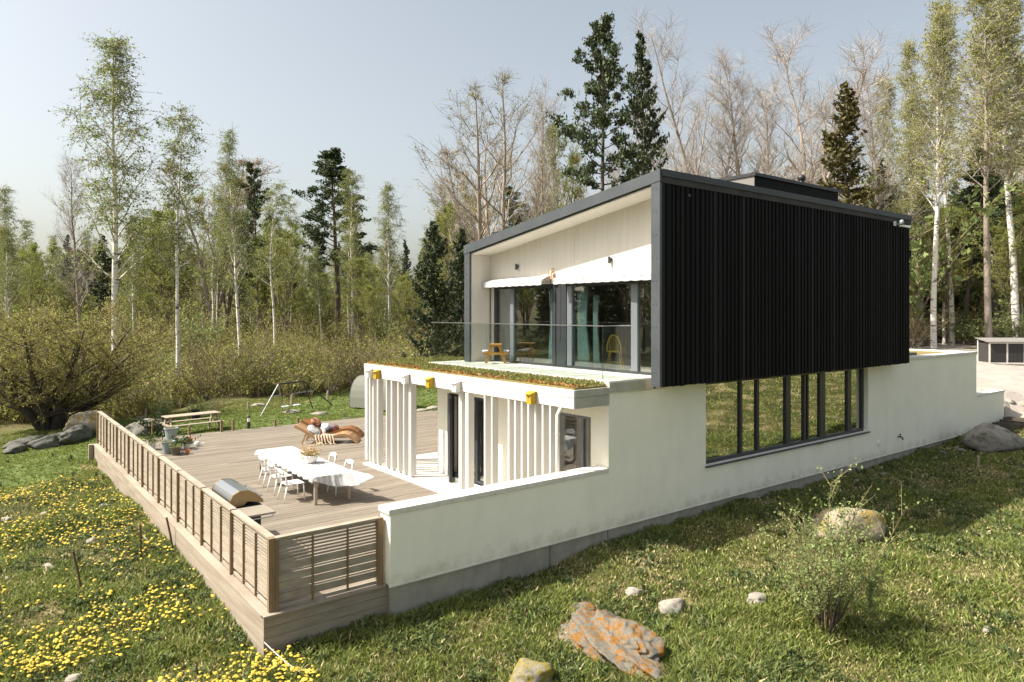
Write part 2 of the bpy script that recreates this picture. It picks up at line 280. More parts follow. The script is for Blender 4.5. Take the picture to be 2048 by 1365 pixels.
def leaves(P,size,asp=.6,droop=0.,rg=nrg,var=.35):        # leaf-sized rhombs scattered at the points P
    P=np.asarray(P,float); n=len(P); u=rg.normal(size=(n,3)); u[:,2]-=droop; u/=np.linalg.norm(u,axis=1)[:,None]
    w=rg.normal(size=(n,3)); v=np.cross(u,w); v/=np.linalg.norm(v,axis=1)[:,None]+1e-9
    s=size*(1+var*rg.normal(size=n)).clip(.4,1.9)[:,None]
    V=np.stack([P-u*s*.5,P+v*s*.5*asp,P+u*s*.5,P-v*s*.5*asp],1); F=np.arange(4*n).reshape(n,4)
    return V.reshape(-1,3),F
def sticks(A,B,r,rg=nrg):                     # thin two-sided twigs from A to B as three-sided prisms
    A=np.asarray(A,float); B=np.asarray(B,float); n=len(A); d=B-A; d/=np.linalg.norm(d,axis=1)[:,None]+1e-9
    w=rg.normal(size=(n,3)); a=np.cross(d,w); a/=np.linalg.norm(a,axis=1)[:,None]+1e-9; b=np.cross(d,a)
    r=np.broadcast_to(np.asarray(r,float),(n,))[:,None]; vs=[]
    for k in range(3):
        c=2*PI*k/3; e=a*math.cos(c)+b*math.sin(c); vs+=[A+e*r]
    for k in range(3):
        c=2*PI*k/3; e=a*math.cos(c)+b*math.sin(c); vs+=[B+e*r*.45]
    V=np.stack(vs,1); base=np.arange(n)[:,None]*6
    F=np.concatenate([base+np.array([[0,1,4,3]]),base+np.array([[1,2,5,4]]),base+np.array([[2,0,3,5]])])
    return V.reshape(-1,3),F
# ------------------------------------------------------------------ light, sky
SUN_AZ,SUN_EL=150.,50.           # where the sun stands: azimuth counter-clockwise from +X
a,e=R(SUN_AZ),R(SUN_EL); sd=Vector((math.cos(a)*math.cos(e),math.sin(a)*math.cos(e),math.sin(e)))
sl=bpy.data.lights.new('sun','SUN'); sl.energy=4.9; sl.angle=R(.5); sl.color=(1,.93,.82)
so=bpy.data.objects.new('sun',sl); C.objects.link(so); so.rotation_euler=sd.to_track_quat('Z','Y').to_euler(); so.location=(0,0,40)
w=bpy.data.worlds.new('World'); SC.world=w; w.use_nodes=True; n,l=w.node_tree.nodes,w.node_tree.links; n.clear()
sky=n.new('ShaderNodeTexSky'); sky.sky_type='NISHITA'; sky.sun_disc=False; sky.sun_elevation=e; sky.sun_rotation=R(90)-a
sky.air_density=1.; sky.dust_density=4.; sky.ozone_density=1.; sky.altitude=50
hs=n.new('ShaderNodeHueSaturation'); hs.inputs['Saturation'].default_value=.62; hs.inputs['Value'].default_value=1.
bg=n.new('ShaderNodeBackground'); bg.inputs[1].default_value=.116; wo=n.new('ShaderNodeOutputWorld')
l.new(sky.outputs[0],hs.inputs['Color']); wb=n.new('ShaderNodeMix'); wb.data_type='RGBA'; wb.blend_type='MULTIPLY'; wb.inputs[0].default_value=1; wb.inputs[7].default_value=(1.015,.98,.885,1); l.new(hs.outputs[0],wb.inputs[6]); l.new(wb.outputs[2],bg.inputs[0]); l.new(bg.outputs[0],wo.inputs[0])
SC.view_settings.view_transform='Standard'; SC.view_settings.look='None'; SC.view_settings.gamma=1; SC.view_settings.exposure=.97
SC.render.engine='CYCLES'; SC.cycles.use_denoising=True; SC.cycles.max_bounces=7; SC.cycles.transparent_max_bounces=12; SC.cycles.sample_clamp_indirect=6

# ------------------------------------------------------------------ ground
def axis(lo,hi,st,far,gr=1.18):
    a=list(np.arange(lo,hi+1e-6,st)); s=st
    while a[-1]<far: s*=gr; a.append(a[-1]+s)
    s=st; b=[lo]
    while b[-1]>-far: s*=gr; b.append(b[-1]-s)
    return np.array(b[:0:-1]+a)
gx=axis(-9,34,.3,900); gy=axis(-9,30,.3,900)
X,Y=np.meshgrid(gx,gy,indexing='ij'); Z=H(X,Y)
far=np.clip((np.hypot(X,Y)-120)/300,0,1); Z=Z*(1-far)+(6)*far
V=np.stack([X,Y,Z],-1).reshape(-1,3); nx,ny=len(gx),len(gy)
i,j=np.meshgrid(np.arange(nx-1),np.arange(ny-1),indexing='ij'); q=(i*ny+j).ravel()
F=np.stack([q,q+ny,q+ny+1,q+1],1)
# what grows where: 1 = mown lawn, 0 = forest floor, .5 = rough meadow
fx=F@np.full(4,.25)*0; cx_=V[F].mean(1)
def zone(x,y):
    lawn=np.where((y>16.2)&(y<22.5+1.2*np.sin(x*.7))&(x>-1)&(x<22),1.,.5)
    lawn=np.where((y>14.5)&(y<24)&(x<-.5)&(x>-9),.9,lawn)
    d=np.maximum(np.maximum(y-23.5-1.5*np.sin(x*.6),0),0)
    return np.where(d>0,np.clip(.45-d*.15,0,1),lawn)
zt=zone(cx_[:,0],cx_[:,1])
gm=bpy.data.materials.new('ground_soil_and_turf'); gm.use_nodes=True; n,l=nt(gm); b=n['Principled BSDF']; b.inputs['Roughness'].default_value=.95; b.inputs['Specular IOR Level'].default_value=.1
tc=n.new('ShaderNodeTexCoord'); at_=n.new('ShaderNodeAttribute'); at_.attribute_name='tint'
def nz(sc,det=6):
    k=n.new('ShaderNodeTexNoise'); k.inputs['Scale'].default_value=sc; k.inputs['Detail'].default_value=det; k.inputs['Roughness'].default_value=.62; l.new(tc.outputs['Object'],k.inputs[0]); return k.outputs['Fac']
def ramp(f,*st):
    k=n.new('ShaderNodeValToRGB'); el=k.color_ramp.elements
    while len(el)<len(st): el.new(.5)
    for q_,(p_,c_) in zip(el,st): q_.position=p_; q_.color=(*c_,1)
    l.new(f,k.inputs[0]); return k.outputs[0]
def mixc(f,a_,b_):
    k=n.new('ShaderNodeMix'); k.data_type='RGBA'; l.new(f,k.inputs[0]); l.new(a_,k.inputs[6]); l.new(b_,k.inputs[7]); return k.outputs[2]
meadow=ramp(nz(.9),(.38,(.045,.055,.018)),(.52,(.085,.08,.03)),(.66,(.27,.22,.12)))  # shade between the blades put into the dark green end
lawn=ramp(nz(2.5),(.35,(.075,.11,.037)),(.65,(.12,.155,.052)))
floor_=ramp(nz(.6),(.35,(.075,.07,.032)),(.5,(.10,.105,.038)),(.66,(.13,.105,.055)))
mr=n.new('ShaderNodeMapRange'); mr.inputs[1].default_value=.5; mr.inputs[2].default_value=.9; l.new(at_.outputs['Fac'],mr.inputs[0])
mr2=n.new('ShaderNodeMapRange'); mr2.inputs[1].default_value=.1; mr2.inputs[2].default_value=.5; l.new(at_.outputs['Fac'],mr2.inputs[0])
l.new(mixc(mr2.outputs[0],floor_,mixc(mr.outputs[0],meadow,lawn)),b.inputs['Base Color'])
bp=n.new('ShaderNodeBump'); bp.inputs['Strength'].default_value=.6; bp.inputs['Distance'].default_value=.05; l.new(nz(18,4),bp.inputs['Height']); l.new(bp.outputs[0],b.inputs['Normal'])
k=MB(); k.arr(V,F,0,zt); gob=k.build('ground',gm,smooth=True); tag(gob,kind='structure')
# gravel yard beyond the house
yx=np.arange(24.9,75,.5); yy=np.concatenate([np.arange(-3.3,6,.25),np.arange(6,20,.5)]); X,Y=np.meshgrid(yx,yy,indexing='ij')
Z=H(X,Y)+.035; V=np.stack([X,Y,Z],-1).reshape(-1,3); nx,ny=X.shape; i,j=np.meshgrid(np.arange(nx-1),np.arange(ny-1),indexing='ij'); q=(i*ny+j).ravel(); F=np.stack([q,q+ny,q+ny+1,q+1],1)
edge=.35+np.sin(V[:,0]*.8)*.3+np.maximum(0,V[:,0]-30)*-.25; c_=V[F].mean(1); keep=(c_[:,1]>np.where(c_[:,0]<27.5,.9,np.maximum(-.75-(c_[:,0]-28)*.35,-3)+.25*np.sin(c_[:,0]*1.7)))&(c_[:,1]<18+np.sin(c_[:,0]))
gv=mat('pale_gravel',(.35,.31,.275),.95,(.285,.25,.22),1.2,8,bump=.5,bscale=30)
k=MB(); k.arr(V,F[keep]); tag(k.build('gravel_yard',gv),kind='structure')

# ------------------------------------------------------------------ the house
XH,XE,YB=6.41,24.64,6.2
house=thing('house','white rendered house with a black timber box cantilevered over its lower floor','house',(XH,0,0))
W=M['render']
k=MB()   # long wall to the lawn, window opening 9.41-16.76
k.box(XH,9.41,0,.34,.05,2.66); k.box(9.41,16.76,0,.34,.05,.85); k.box(16.76,XE,0,.34,.05,2.75); k.box(9.41,16.76,0.05,.34,2.68,2.75)
k.box(XE-.34,XE,.34,YB-.34,.05,2.75); k.box(XH,XE,YB-.34,YB,.05,2.66)
k.build('rendered_wall',W,house)
k=MB(); k.box(XH,6.71,.34,.49,0,2.66); k.box(XH,6.71,.49,1.95,2.13,2.66); k.box(XH,6.71,.49,1.95,0,.1); k.box(XH,6.71,1.95,3.9,0,2.66); k.box(XH,6.71,3.9,5.73,2.15,2.66); k.box(XH,6.71,5.73,YB-.34,0,2.66)
k.build('porch_wall',W,house)
k=MB(); k.box(XH+.02,XE-.03,.03,.3,-1.2,.05); k.box(XE-.3,XE-.03,.3,YB,-1,.05); k.box(XH,XH+.2,.3,YB,-1,-.01); k.build('plinth',M['concrete'],house)
bx('drip_strip',M['cap'],house,(XH+.005,XE,-.02,.03,.035,.05))
k=MB(); k.box(18.2,XE+.03,-.035,.36,2.75,2.835); k.box(XE-.36,XE+.03,.36,YB+.03,2.75,2.835); k.build('parapet_coping',M['cap'],house,bevel=.008)
bx('grass_roof',M['sedum'],house,(18.2,XE-.36,.36,YB,2.45,2.79))
bx('skylight',M['anthra'],house,(18.9,21.6,.7,1.5,2.791,2.87))
bx('lower_floor',M['intfloor'],house,(6.71,XE-.34,.34,YB-.34,-.05,.03))
k=MB(); k.box(9.0,9.12,.34,3.2,.03,2.6); k.box(12.3,12.4,3.4,YB-.4,.03,2.6); k.box(18.2,18.3,.34,YB-.4,.03,2.6); k.box(6.72,XE-.4,YB-.42,YB-.35,.03,2.6); k.build('partition_wall',M['intwall'],house)
# lower long window
win=bx('long_window',M['anthra'],house,(9.41,16.76,.13,.22,.85,.93),(9.41,16.76,.13,.22,2.6,2.68))
for x0,x1 in((9.41,9.47),(10.86,10.94),(11.53,11.62),(12.78,12.99),(13.62,13.7),(13.78,13.84),(14.4,14.66),(15.85,16.05),(16.66,16.76)): bx('mullion',M['anthra'],win,(x0,x1,.12,.23,.93,2.6))
ps=[9.47,10.86,10.94,11.53,11.62,12.78,12.99,13.62,13.84,14.4,14.66,15.85,16.05,16.66]
for a_,b_ in zip(ps[::2],ps[1::2]): bx('pane',M['glass'],win,(a_,b_,.165,.185,.93,2.6))
bx('sill',M['zinc'],win,(9.38,16.79,-.06,.13,.82,.848))
# something to see inside: curtain behind the first pane, pale door edges
k=MB(); k.box(10.35,10.8,.4,.5,.05,2.6); k.build('interior_pier',M['intpale'],house)
# porch window and doors
pw=MB(); pw.box(6.5,6.58,.49,1.95,.1,.17); pw.box(6.5,6.58,.49,1.95,2.06,2.13); pw.box(6.5,6.58,.49,.56,.17,2.06); pw.box(6.5,6.58,1.88,1.95,.17,2.06); pw.box(6.5,6.58,.80,.87,.17,2.06)
pw=pw.build('porch_window',M['greyframe'],house); bx('pane',M['glassb'],pw,(6.53,6.55,.56,.80,.17,2.06)); bx('pane',M['glassb'],pw,(6.53,6.55,.87,1.88,.17,2.06))
pd=MB(); pd.box(6.46,6.56,3.9,5.73,.03,.12); pd.box(6.46,6.56,3.9,5.73,2.07,2.15)
for y0 in(3.9,4.46,5.05,5.63): pd.box(6.46,6.56,y0,y0+.1,.12,2.07)
pd=pd.build('porch_door',M['anthra'],house)
for y0,y1 in((4.,4.46),(4.56,5.05)): bx('pane',M['glassb'],pd,(6.5,6.52,y0,y1,.12,2.07))
o=MB(); dl=(Vector((6.44,5.62,0)),Vector((6.02,4.98,0)))
for z0,z1 in((.06,.16),(2.02,2.1)): o.beam(dl[0]+Vector((0,0,(z0+z1)/2)),dl[1]+Vector((0,0,(z0+z1)/2)),.05,z1-z0)
for q_ in dl: o.beam(q_+Vector((0,0,.06)),q_+Vector((0,0,2.1)),.07,.07)
o=o.build('open_door_leaf',M['anthra'],pd); k=MB(); k.beam(dl[0]+Vector((0,0,1.09)),dl[1]+Vector((0,0,1.09)),.015,1.86); k.build('pane',M['glassb'],o)
# terrace slab of the upper floor
ts=MB(); ts.box(XH-.02,8.1,-.025,6.62,2.66,2.88); ts=ts.build('terrace_slab',M['slab'],house,bevel=.006)
bx('slab_edge',M['slabedge'],house,(XH-.021,7.42,-.045,-.026,2.66,2.85))  # strip over the slab face, its shade put into the colour
for y0 in np.arange(1.2,6.4,1.25): bx('paving_joint',M['slabedge'],ts,(XH+.05,7.9,y0,y0+.008,2.88,2.883))
# porch: roof, fascia, sedum, columns
k=MB(); k.box(5.53,XH-.03,.02,8.53,2.46,2.70); k.box(XH-.03,8.3,6.65,8.53,2.46,2.70); k.build('porch_roof',M['whiteboard'],house)
k=MB(); k.box(5.475,5.53,-.03,8.58,2.63,2.765,t=1.); k.box(5.485,5.53,-.02,8.57,2.42,2.625,t=.97); k.box(5.53,8.3,8.535,8.58,2.42,2.765,t=.96); k.build('porch_fascia',M['whitewood'],house,bevel=.004)
k=MB(); k.box(5.53,XH-.02,-.03,.015,2.63,2.765); k.box(5.53,XH,-.02,.015,2.42,2.625); k.build('porch_end_board',M['slabedge'],house)  # end of the white fascia, coloured darker to stand for its shade
sed=bx('sedum_roof',M['sedum'],house,(5.54,XH-.03,.03,8.53,2.70,2.80),(XH-.03,8.3,6.65,8.53,2.70,2.82))
P=[]; 
for _ in range(9000):
    x=rnd.uniform(5.56,XH-.02); y=rnd.uniform(.05,8.5); P.append((x,y,2.8))
for _ in range(2200): P.append((rnd.uniform(6.4,8.2),rnd.uniform(6.7,8.5),2.82))
P=np.array(P); g=MB(); hgt=nrg.uniform(.02,.09,len(P))*(.6+.6*(P[:,0]>5.75)); off=nrg.normal(size=(len(P),3))*.035; off[:,2]=hgt
V,F=sticks(P,P+off,.006); tv=np.tile(nrg.uniform(.55,1.5,len(P)),3); g.arr(V,F,0,tv)
k2=nrg.random(len(P))<.5; V,F=leaves(P[k2]+off[k2]*.7,.045); g.arr(V,F,0,nrg.uniform(.5,1.5,k2.sum()))
rp=np.array([(rnd.uniform(5.54,5.80)+max(0,rnd.gauss(0,.1)),rnd.uniform(.05,8.5),2.8+rnd.uniform(0,.035)) for _ in range(3000)]); rp=rp[np.sin(rp[:,1]*2.1)+np.sin(rp[:,1]*5.3+1)>-.9]
V,F=leaves(rp,.04,.9); g.arr(V,F,1,nrg.uniform(.4,1.3,len(rp)))
g.build('sedum_tufts',[M['lf_succ'],M['red_sedum']],sed)
for y,wd in((8.5,.14),(8.28,.05),(8.08,.05),(7.81,.07),(7.30,.05),(7.02,.07),(6.67,.05),(6.37,.05),(6.05,.12),(3.77,.12),(3.50,.12),(2.82,.05),(2.56,.05),(1.97,.05),(1.76,.05),(1.54,.05),(1.33,.05),(1.11,.05),(.89,.05),(.67,.05)):
    c=MB(); c.box(5.5,5.66,y-wd/2,y+wd/2,.09,2.44,t=rnd.uniform(.94,1.04)); c=c.build('porch_column',M['whitewood'],house,bevel=.004)
    bx('post_shoe',M['steel'],c,(5.55,5.61,y-wd*.3,y+wd*.3,.05,.09))
bx('porch_floor',M['slab'],house,(5.35,XH,.33,8.4,-.2,.045),(XH,8.3,YB+.01,8.4,-.2,.045))
d=MB(); d.tube([(5.6,.36,2.5),(5.5,.36,2.38),(5.44,.38,2.28),(5.44,.38,.1)],.038,10); dp=d.build('downpipe',M['whitewood'],house,smooth=True)
d=MB(); d.tube([(5.44,.38,1.9),(5.44,.38,1.94)],.047,10); d.build('pipe_bracket',M['whitewood'],dp)
# upper black box
XB,XBE,Y0,Y1=7.27,18.2,-.5,6.23
rz=lambda y:6.97-.1465*(y-Y0)
k=MB(); yy=X0=XB+.05; x=X0
while x<XBE-.02:                       # board-on-board cladding, one vertical board after the other
    wd=rnd.choice((.06,.075,.075,.09)); up=not up if x>X0 else True
    k.box(x,min(x+wd-.006,XBE),Y0-(.024 if up else 0),Y0+.03,2.75-rnd.uniform(0,.02),6.86,t=rnd.choice((.6,.8,.8,1.,1.,1.2,1.5)) if rnd.random()<.93 else 3.2)
    x+=wd
k.build('black_cladding',M['black'],house)
k=MB(); k.box(XB+.03,XBE,Y0+.03,Y0+.16,2.75,6.7); k.box(XB+.03,XBE,6.02,Y1-.01,2.75,5.8); k.box(XBE-.2,XBE,Y0+.16,6.02,2.75,5.8); k.prism([(Y0+.16,5.8),(6.02,5.8),(Y0+.16,6.72)],'x',XBE-.2,XBE-.01); k.build('box_wall',M['black'],house)
k=MB(); k.box(8.1,XBE,Y0+.16,6.02,2.75,2.89); k.build('upper_floor',M['intfloor'],house)
k=MB(); k.prism([(Y0-.03,rz(Y0-.03)-.25),(Y1,rz(Y1)-.25),(Y1,rz(Y1)),(Y0-.03,rz(Y0-.03))],'x',XB+.03,XBE+.03); k.build('roof',M['roofing'],house)
k=MB(); k.prism([(Y0-.04,rz(Y0)-.22),(Y1+.02,rz(Y1)-.22),(Y1+.02,rz(Y1)+.01),(Y0-.04,rz(Y0)+.01)],'x',XB-.01,XB+.03); k.build('front_fascia',M['zinc'],house)
bx('eaves_flashing',M['zincdark'],house,(XB+.03,XBE+.04,Y0-.055,Y0-.031,6.85,6.985),(XBE+.03,XBE+.045,Y0-.03,Y1,5.8,6.0))
k=MB(); k.prism([(Y0-.03,2.75),(-.31,2.75),(-.31,rz(-.31)-.22),(Y0-.03,rz(Y0)-.22)],'x',XB,XB+.06); k.prism([(5.985,2.88),(Y1,2.88),(Y1,rz(Y1)-.22),(5.985,rz(5.985)-.22)],'x',XB,XB+.06); k.box(XB+.06,XB+.12,-.32,-.3,2.7,6.6); fp=k.build('front_post',M['zinc'],house)
k=MB()
for i_ in range(9):
    for y in(-.45,-.36): k.box(XB-.008,XB,y-.007,y+.007,3.0+i_*.45,3.014+i_*.45)
    k.box(XB-.008,XB,6.1,6.12,3.1+i_*.3,3.12+i_*.3)
k.build('fixing_screw',M['darkmetal'],fp)
sz=lambda y:rz(y)-.252
XW=7.95
k=MB(); k.prism([(-.3,sz(-.3)-.03),(5.985,sz(5.985)-.03),(5.985,sz(5.985)),(-.3,sz(-.3))],'x',XB+.06,XW+.2); k.build('loggia_ceiling',M['ceil'],house)
k=MB(); k.prism([(-.31,4.9),(5.96,4.9),(5.96,sz(5.96)-.03),(-.31,sz(-.31)-.03)],'x',XW,XW+.14); k.box(XW,XW+.14,5.83,5.96,2.9,4.9); k.build('loggia_back_wall',M['whiteboard'],house)
k=MB(); k.prism([(XB+.06,2.881),(XW,2.881),(XW,sz(6)-.03),(XB+.06,sz(6)-.03)],'y',5.96,5.985); k.build('loggia_side_wall',M['whiteboard'],house); k=MB(); k.prism([(XB+.06,2.881),(XW,2.881),(XW,sz(-.3)-.03),(XB+.06,sz(-.3)-.03)],'y',-.33,-.31); k.build('loggia_side_wall',M['whiteboard'],house)
k=MB(); k.box(XW-.004,XW,2.62,2.626,5.0,6.1); k.build('board_joint',M['slabedge'],house)
# balcony doors
bd=MB(); bd.box(XW+.03,XW+.13,-.31,5.83,2.881,2.94); bd.box(XW+.03,XW+.13,-.31,5.83,4.82,4.9)
for y0,y1 in((5.72,5.83),(-.31,-.25)): bd.box(XW+.02,XW+.13,y0,y1,2.94,4.82)
bd=bd.build('balcony_door',M['anthra'],house)
for y0,y1 in((4.97,5.12),(.68,.86),(2.74,2.90)): bx('door_mullion',M['greyframe'],bd,(XW+.015,XW+.13,y0,y1,2.94,4.82))
k=MB(); k.box(XW,XW+.12,2.92,3.0,2.94,4.85); k.box(XW+.02,XW+.12,3.0,3.3,2.94,4.82); k.box(XW,XW+.12,3.3,3.42,2.94,4.85); k.build('folding_door_stack',M['anthra'],bd)
for y0,y1 in((5.12,5.72),(3.42,4.97),(.86,2.74),(-.25,.68)): bx('pane',M['glassb'],bd,(XW+.06,XW+.08,y0,y1,2.94,4.82))
k=MB(); k.box(XW-.012,XW+.0,3.0,3.02,3.9,3.98); k.box(XW-.03,XW,3.34,3.36,3.88,3.92); k.build('door_handle',M['steel'],bd)
# interior of the upper floor
k=MB(); k.box(13.2,13.3,Y0+.16,6.02,2.89,5.9); k.box(8.2,13.2,5.98,6.01,2.89,5.75); k.build('room_wall',M['intwall'],house)
k=MB(); k.box(8.35,8.45,-.2,.35,2.89,4.2); k.build('pale_cupboard',M['intpale'],house)
# awnings
for y0,y1 in((3.46,5.98),(-.28,3.02)):
    k=MB(); k.prism([(XW,5.1),(XW-.10,5.08),(XW-.30,4.99),(XW-.31,4.965),(XW-.10,5.04),(XW,5.05)],'y',y0,y1); aw=k.build('awning',M['cloth'],house)
    k=MB(); N=int((y1-y0)/.035)
    vs=[];fs=[]
    for i_ in range(N+1):
        y=y0+(y1-y0)*i_/N; dz=.013*abs(math.sin(PI*(y-y0)/.28)); fx_=.006*math.sin(i_*.9)
        vs+=[(XW-.305+fx_,y,4.98),(XW-.312+fx_,y,4.87-dz),(XW-.309+fx_,y,4.87-dz),(XW-.302+fx_,y,4.98)]
    for i_ in range(N):
        b0=4*i_; fs+=[(b0,b0+1,b0+5,b0+4),(b0+1,b0+2,b0+6,b0+5),(b0+2,b0+3,b0+7,b0+6)]
    k.q(vs,fs); k.build('valance',M['cloth'],aw)
    k=MB()
    for ye in(y0+.05,y1-.05): k.beam((XW,ye,4.95),(XW-.28,ye,4.97),.03,.03)
    k.build('awning_arm',M['steel'],aw)
    for ye in((y0-.03,) if y0>3 else (y1+.03,)):
        k=MB(); k.tube([(XW-.04,ye,5.0),(XW-.06,ye,3.5)],.009,6); k.build('crank_rod',M['darkmetal'],aw)
k=MB(); k.tube([(XW-.03,5.93,4.95),(XW-.06,5.90,2.95)],.012,6); k.build('crank_rod',M['darkmetal'],aw)
for y,z in((4.75,5.39),(1.43,5.37)):
    k=MB(); k.box(XW-.02,XW,y-.03,y+.03,z-.03,z+.03); lp=k.build('wall_lamp',M['zinc'],house); k=MB(); k.lathe([(.001,-.09),(.035,-.09),(.035,.06),(.001,.06)],(XW-.06,y,z),12); k.build('lamp_cylinder',M['zinc'],lp)
# roof furniture
rbx=MB(); rbx.box(12.01,16.06,.5,1.75,6.4,7.56); rbx=rbx.build('roof_monitor',M['black'],house)
k=MB(); k.box(11.96,16.12,.45,1.8,7.56,7.64); k.build('monitor_cover',M['darkmetal'],rbx); bx('monitor_side',M['binroof'],rbx,(11.99,12.008,.5,1.75,6.5,7.56))  # pale sheet on the dark monitor puts sunlight into that side's colour
k=MB(); k.tube([(14.36,.62,7.64),(14.36,.62,7.72)],.07,10); k.blob((14.36,.62,7.8),(.11,.11,.1),1,0); k.build('roof_vent',M['darkmetal'],house,smooth=True)
k=MB(); k.lathe([(.11,0),(.11,.35),(.14,.36),(.14,.42),(.11,.43),(.11,.62),(.15,.63),(.15,.69),(.001,.7)],(9.0,3.3,6.35),14); k.build('chimney',M['darkmetal'],house)
k=MB(); k.lathe([(.15,0),(.15,.2),(.28,.22),(.28,.3),(.05,.36),(.001,.36)],(7.75,5.2,5.98),14); k.build('flue_cowl',M['darkmetal'],house)
# glass railing on the terrace
gr=MB(); gr.box(6.46,6.50,.21,6.6,3.925,3.945); gr.box(6.50,7.26,.21,.25,3.925,3.945); gr=gr.build('railing_top_rail',M['steel'],house)
for y0,y1 in((.22,2.06),(2.07,4.1),(4.11,6.59)): bx('railing_pane',M['railglass'],house,(6.473,6.487,y0,y1,2.80,3.925))
bx('railing_pane',M['railglass'],house,(6.487,7.26,.223,.237,2.89,3.925)); bx('railing_corner',M['darkmetal'],house,(6.468,6.475,.215,.222,2.80,3.925))
bx('side_railing_pane',M['railglass'],house,(18.25,19.3,.6,.615,2.84,3.9)); bx('side_railing_rail',M['cap'],house,(18.25,19.3,.59,.625,3.9,3.95))
# fittings on the long wall and the black wall
k=MB(); k.box(17.13,17.25,Y0-.05,Y0-.02,6.62,6.74); sc=k.build('security_camera',M['whitepl'],house)
k=MB(); k.tube([(17.19,Y0-.05,6.68),(17.19,Y0-.18,6.64)],.02,6); k.blob((17.19,Y0-.22,6.70),(.06,.06,.075),2,0); k.build('camera_dome',M['potgrey'],sc,smooth=True)
k=MB(); k.beam((17.2,Y0-.16,6.62),(17.46,Y0-.32,6.58),.07,.06); k.build('camera_barrel',M['whitepl'],sc)
k=MB(); k.tube([(7.95+.2,Y0-.03,6.55),(7.95+.2,Y0-.05,6.55)],.03,8); k.build('cable_outlet',M['zinc'],house)
k=MB(); k.tube([(18.62,0,.5),(18.62,-.1,.5),(18.62,-.13,.47),(18.62,-.13,.42)],.022,8); k.tube([(18.62,-.06,.5),(18.62,-.06,.58)],.012,6); k.tube([(18.57,-.06,.58),(18.67,-.06,.58)],.012,6); k.build('garden_tap',M['darkmetal'],house)
k=MB(); k.tube([(17.39,.0,.44),(17.39,-.05,.44)],.07,12); k.build('wall_vent',M['whitepl'],house)
k=MB(); k.tube([(12.9,.03,-.12),(12.9,.01,-.12)],.07,12); k.build('plinth_vent',M['concrete'],house)
k=MB(); k.box(14.02,14.2,-.09,-.075,.80,.83); k.build('window_stay',M['steel'],house)

# ------------------------------------------------------------------ garden walls
tw=thing('terrace_wall','low white rendered wall with pale coping closing off the timber deck','garden wall',(1.73,0,0))
k=MB(); k.box(1.73,XH-.002,0,.32,.055,1.13); k.build('rendered_face',W,tw)
k=MB(); k.box(1.70,XH-.004,-.02,.345,1.13,1.215); k.build('coping',M['cap'],tw,bevel=.012)
k=MB(); k.box(1.76,4.94,.035,.29,-1.2,.05); k.box(4.96,XH-.002,.03,.29,-1.2,.05); k.build('plinth',M['concrete'],tw)
bx('drip_strip',M['cap'],tw,(1.715,XH,-.018,.03,.035,.055))
lw=thing('yard_wall','short low white wall stepping down beside the gravel yard','garden wall',(XE,0,0))
bx('rendered_face',W,lw,(XE+.003,27.36,.02,.34,-.6,1.22)); bx('coping',M['cap'],lw,(XE+.003,27.38,.0,.36,1.22,1.30),bevel=.01)

# ------------------------------------------------------------------ deck and fence
deck=thing('timber_deck','broad weathered timber deck spread in front of the porch','deck',(0,.2,0))
k=MB(); y=.3; bw=.145
while y<16.25:
    segs=[(-.1,5.35)] if y<6.2 else ([(-.1,5.35),(8.3,14)] if y<8.35 else [(-.1,14)])
    if y<.36: segs=[(-.1,1.7)]
    for x0,x1 in segs:
        x=x0
        while x<x1-.01:
            e_=min(x1,x+rnd.uniform(2.4,4.8)); 
            if x1-e_<.6: e_=x1
            k.box(x,e_-.004,y,y+bw-.007,-.028,rnd.uniform(-.002,.002),t=rnd.choice((.86,.93,1,1,1.07,1.13))*rnd.uniform(.96,1.04)); x=e_
    y+=bw
k.build('deck_boards',M['deck'],deck)
k=MB(); k.box(-.06,5.2,.35,16.2,-.9,-.04); k.box(5.2,13.9,8.45,16.2,-.9,-.04); k.build('deck_frame',M['bark_dark'],deck)
k=MB()
for i_ in range(7):
    z=.02-i_*.142; k.box(-.135,-.105,.12,16.1,z-.136,z,t=rnd.uniform(.92,1.1)); k.box(-.104,1.775,.115,.145,z-.136,z,t=rnd.uniform(.9,1.08))
k.build('side_cladding',M['deckside'],deck)
k=MB(); k.box(-.15,-.005,.10,16.14,.021,.05,t=1.05); k.box(-.15,1.72,.085,.2,.022,.051,t=1.0); k.box(-.005,.12,.2,16.14,.0,.02,t=.85); k.build('ledge_board',M['deckside'],deck,bevel=.004)
k=MB()
for i_ in range(5): k.box(-.27+i_*.055,-.27+i_*.055+.05,16.14,16.17,-.55,.05,t=rnd.uniform(.9,1.05))
k.box(-.28,-.15,16.0,16.14,-.55,.05); k.build('end_post',M['deckside'],deck)
FZ0,FZ1=.06,1.07
slz=[]; z=FZ1-.075
for _ in range(6): z-=.022; slz.append((z-.026,z)); z-=.026
for w_ in(.105,.018,.098,.098,.018,.098,.098,.018,.098):
    z-=.018
    if z-w_<FZ0+.04: break
    slz.append((z-w_,z)); z-=w_
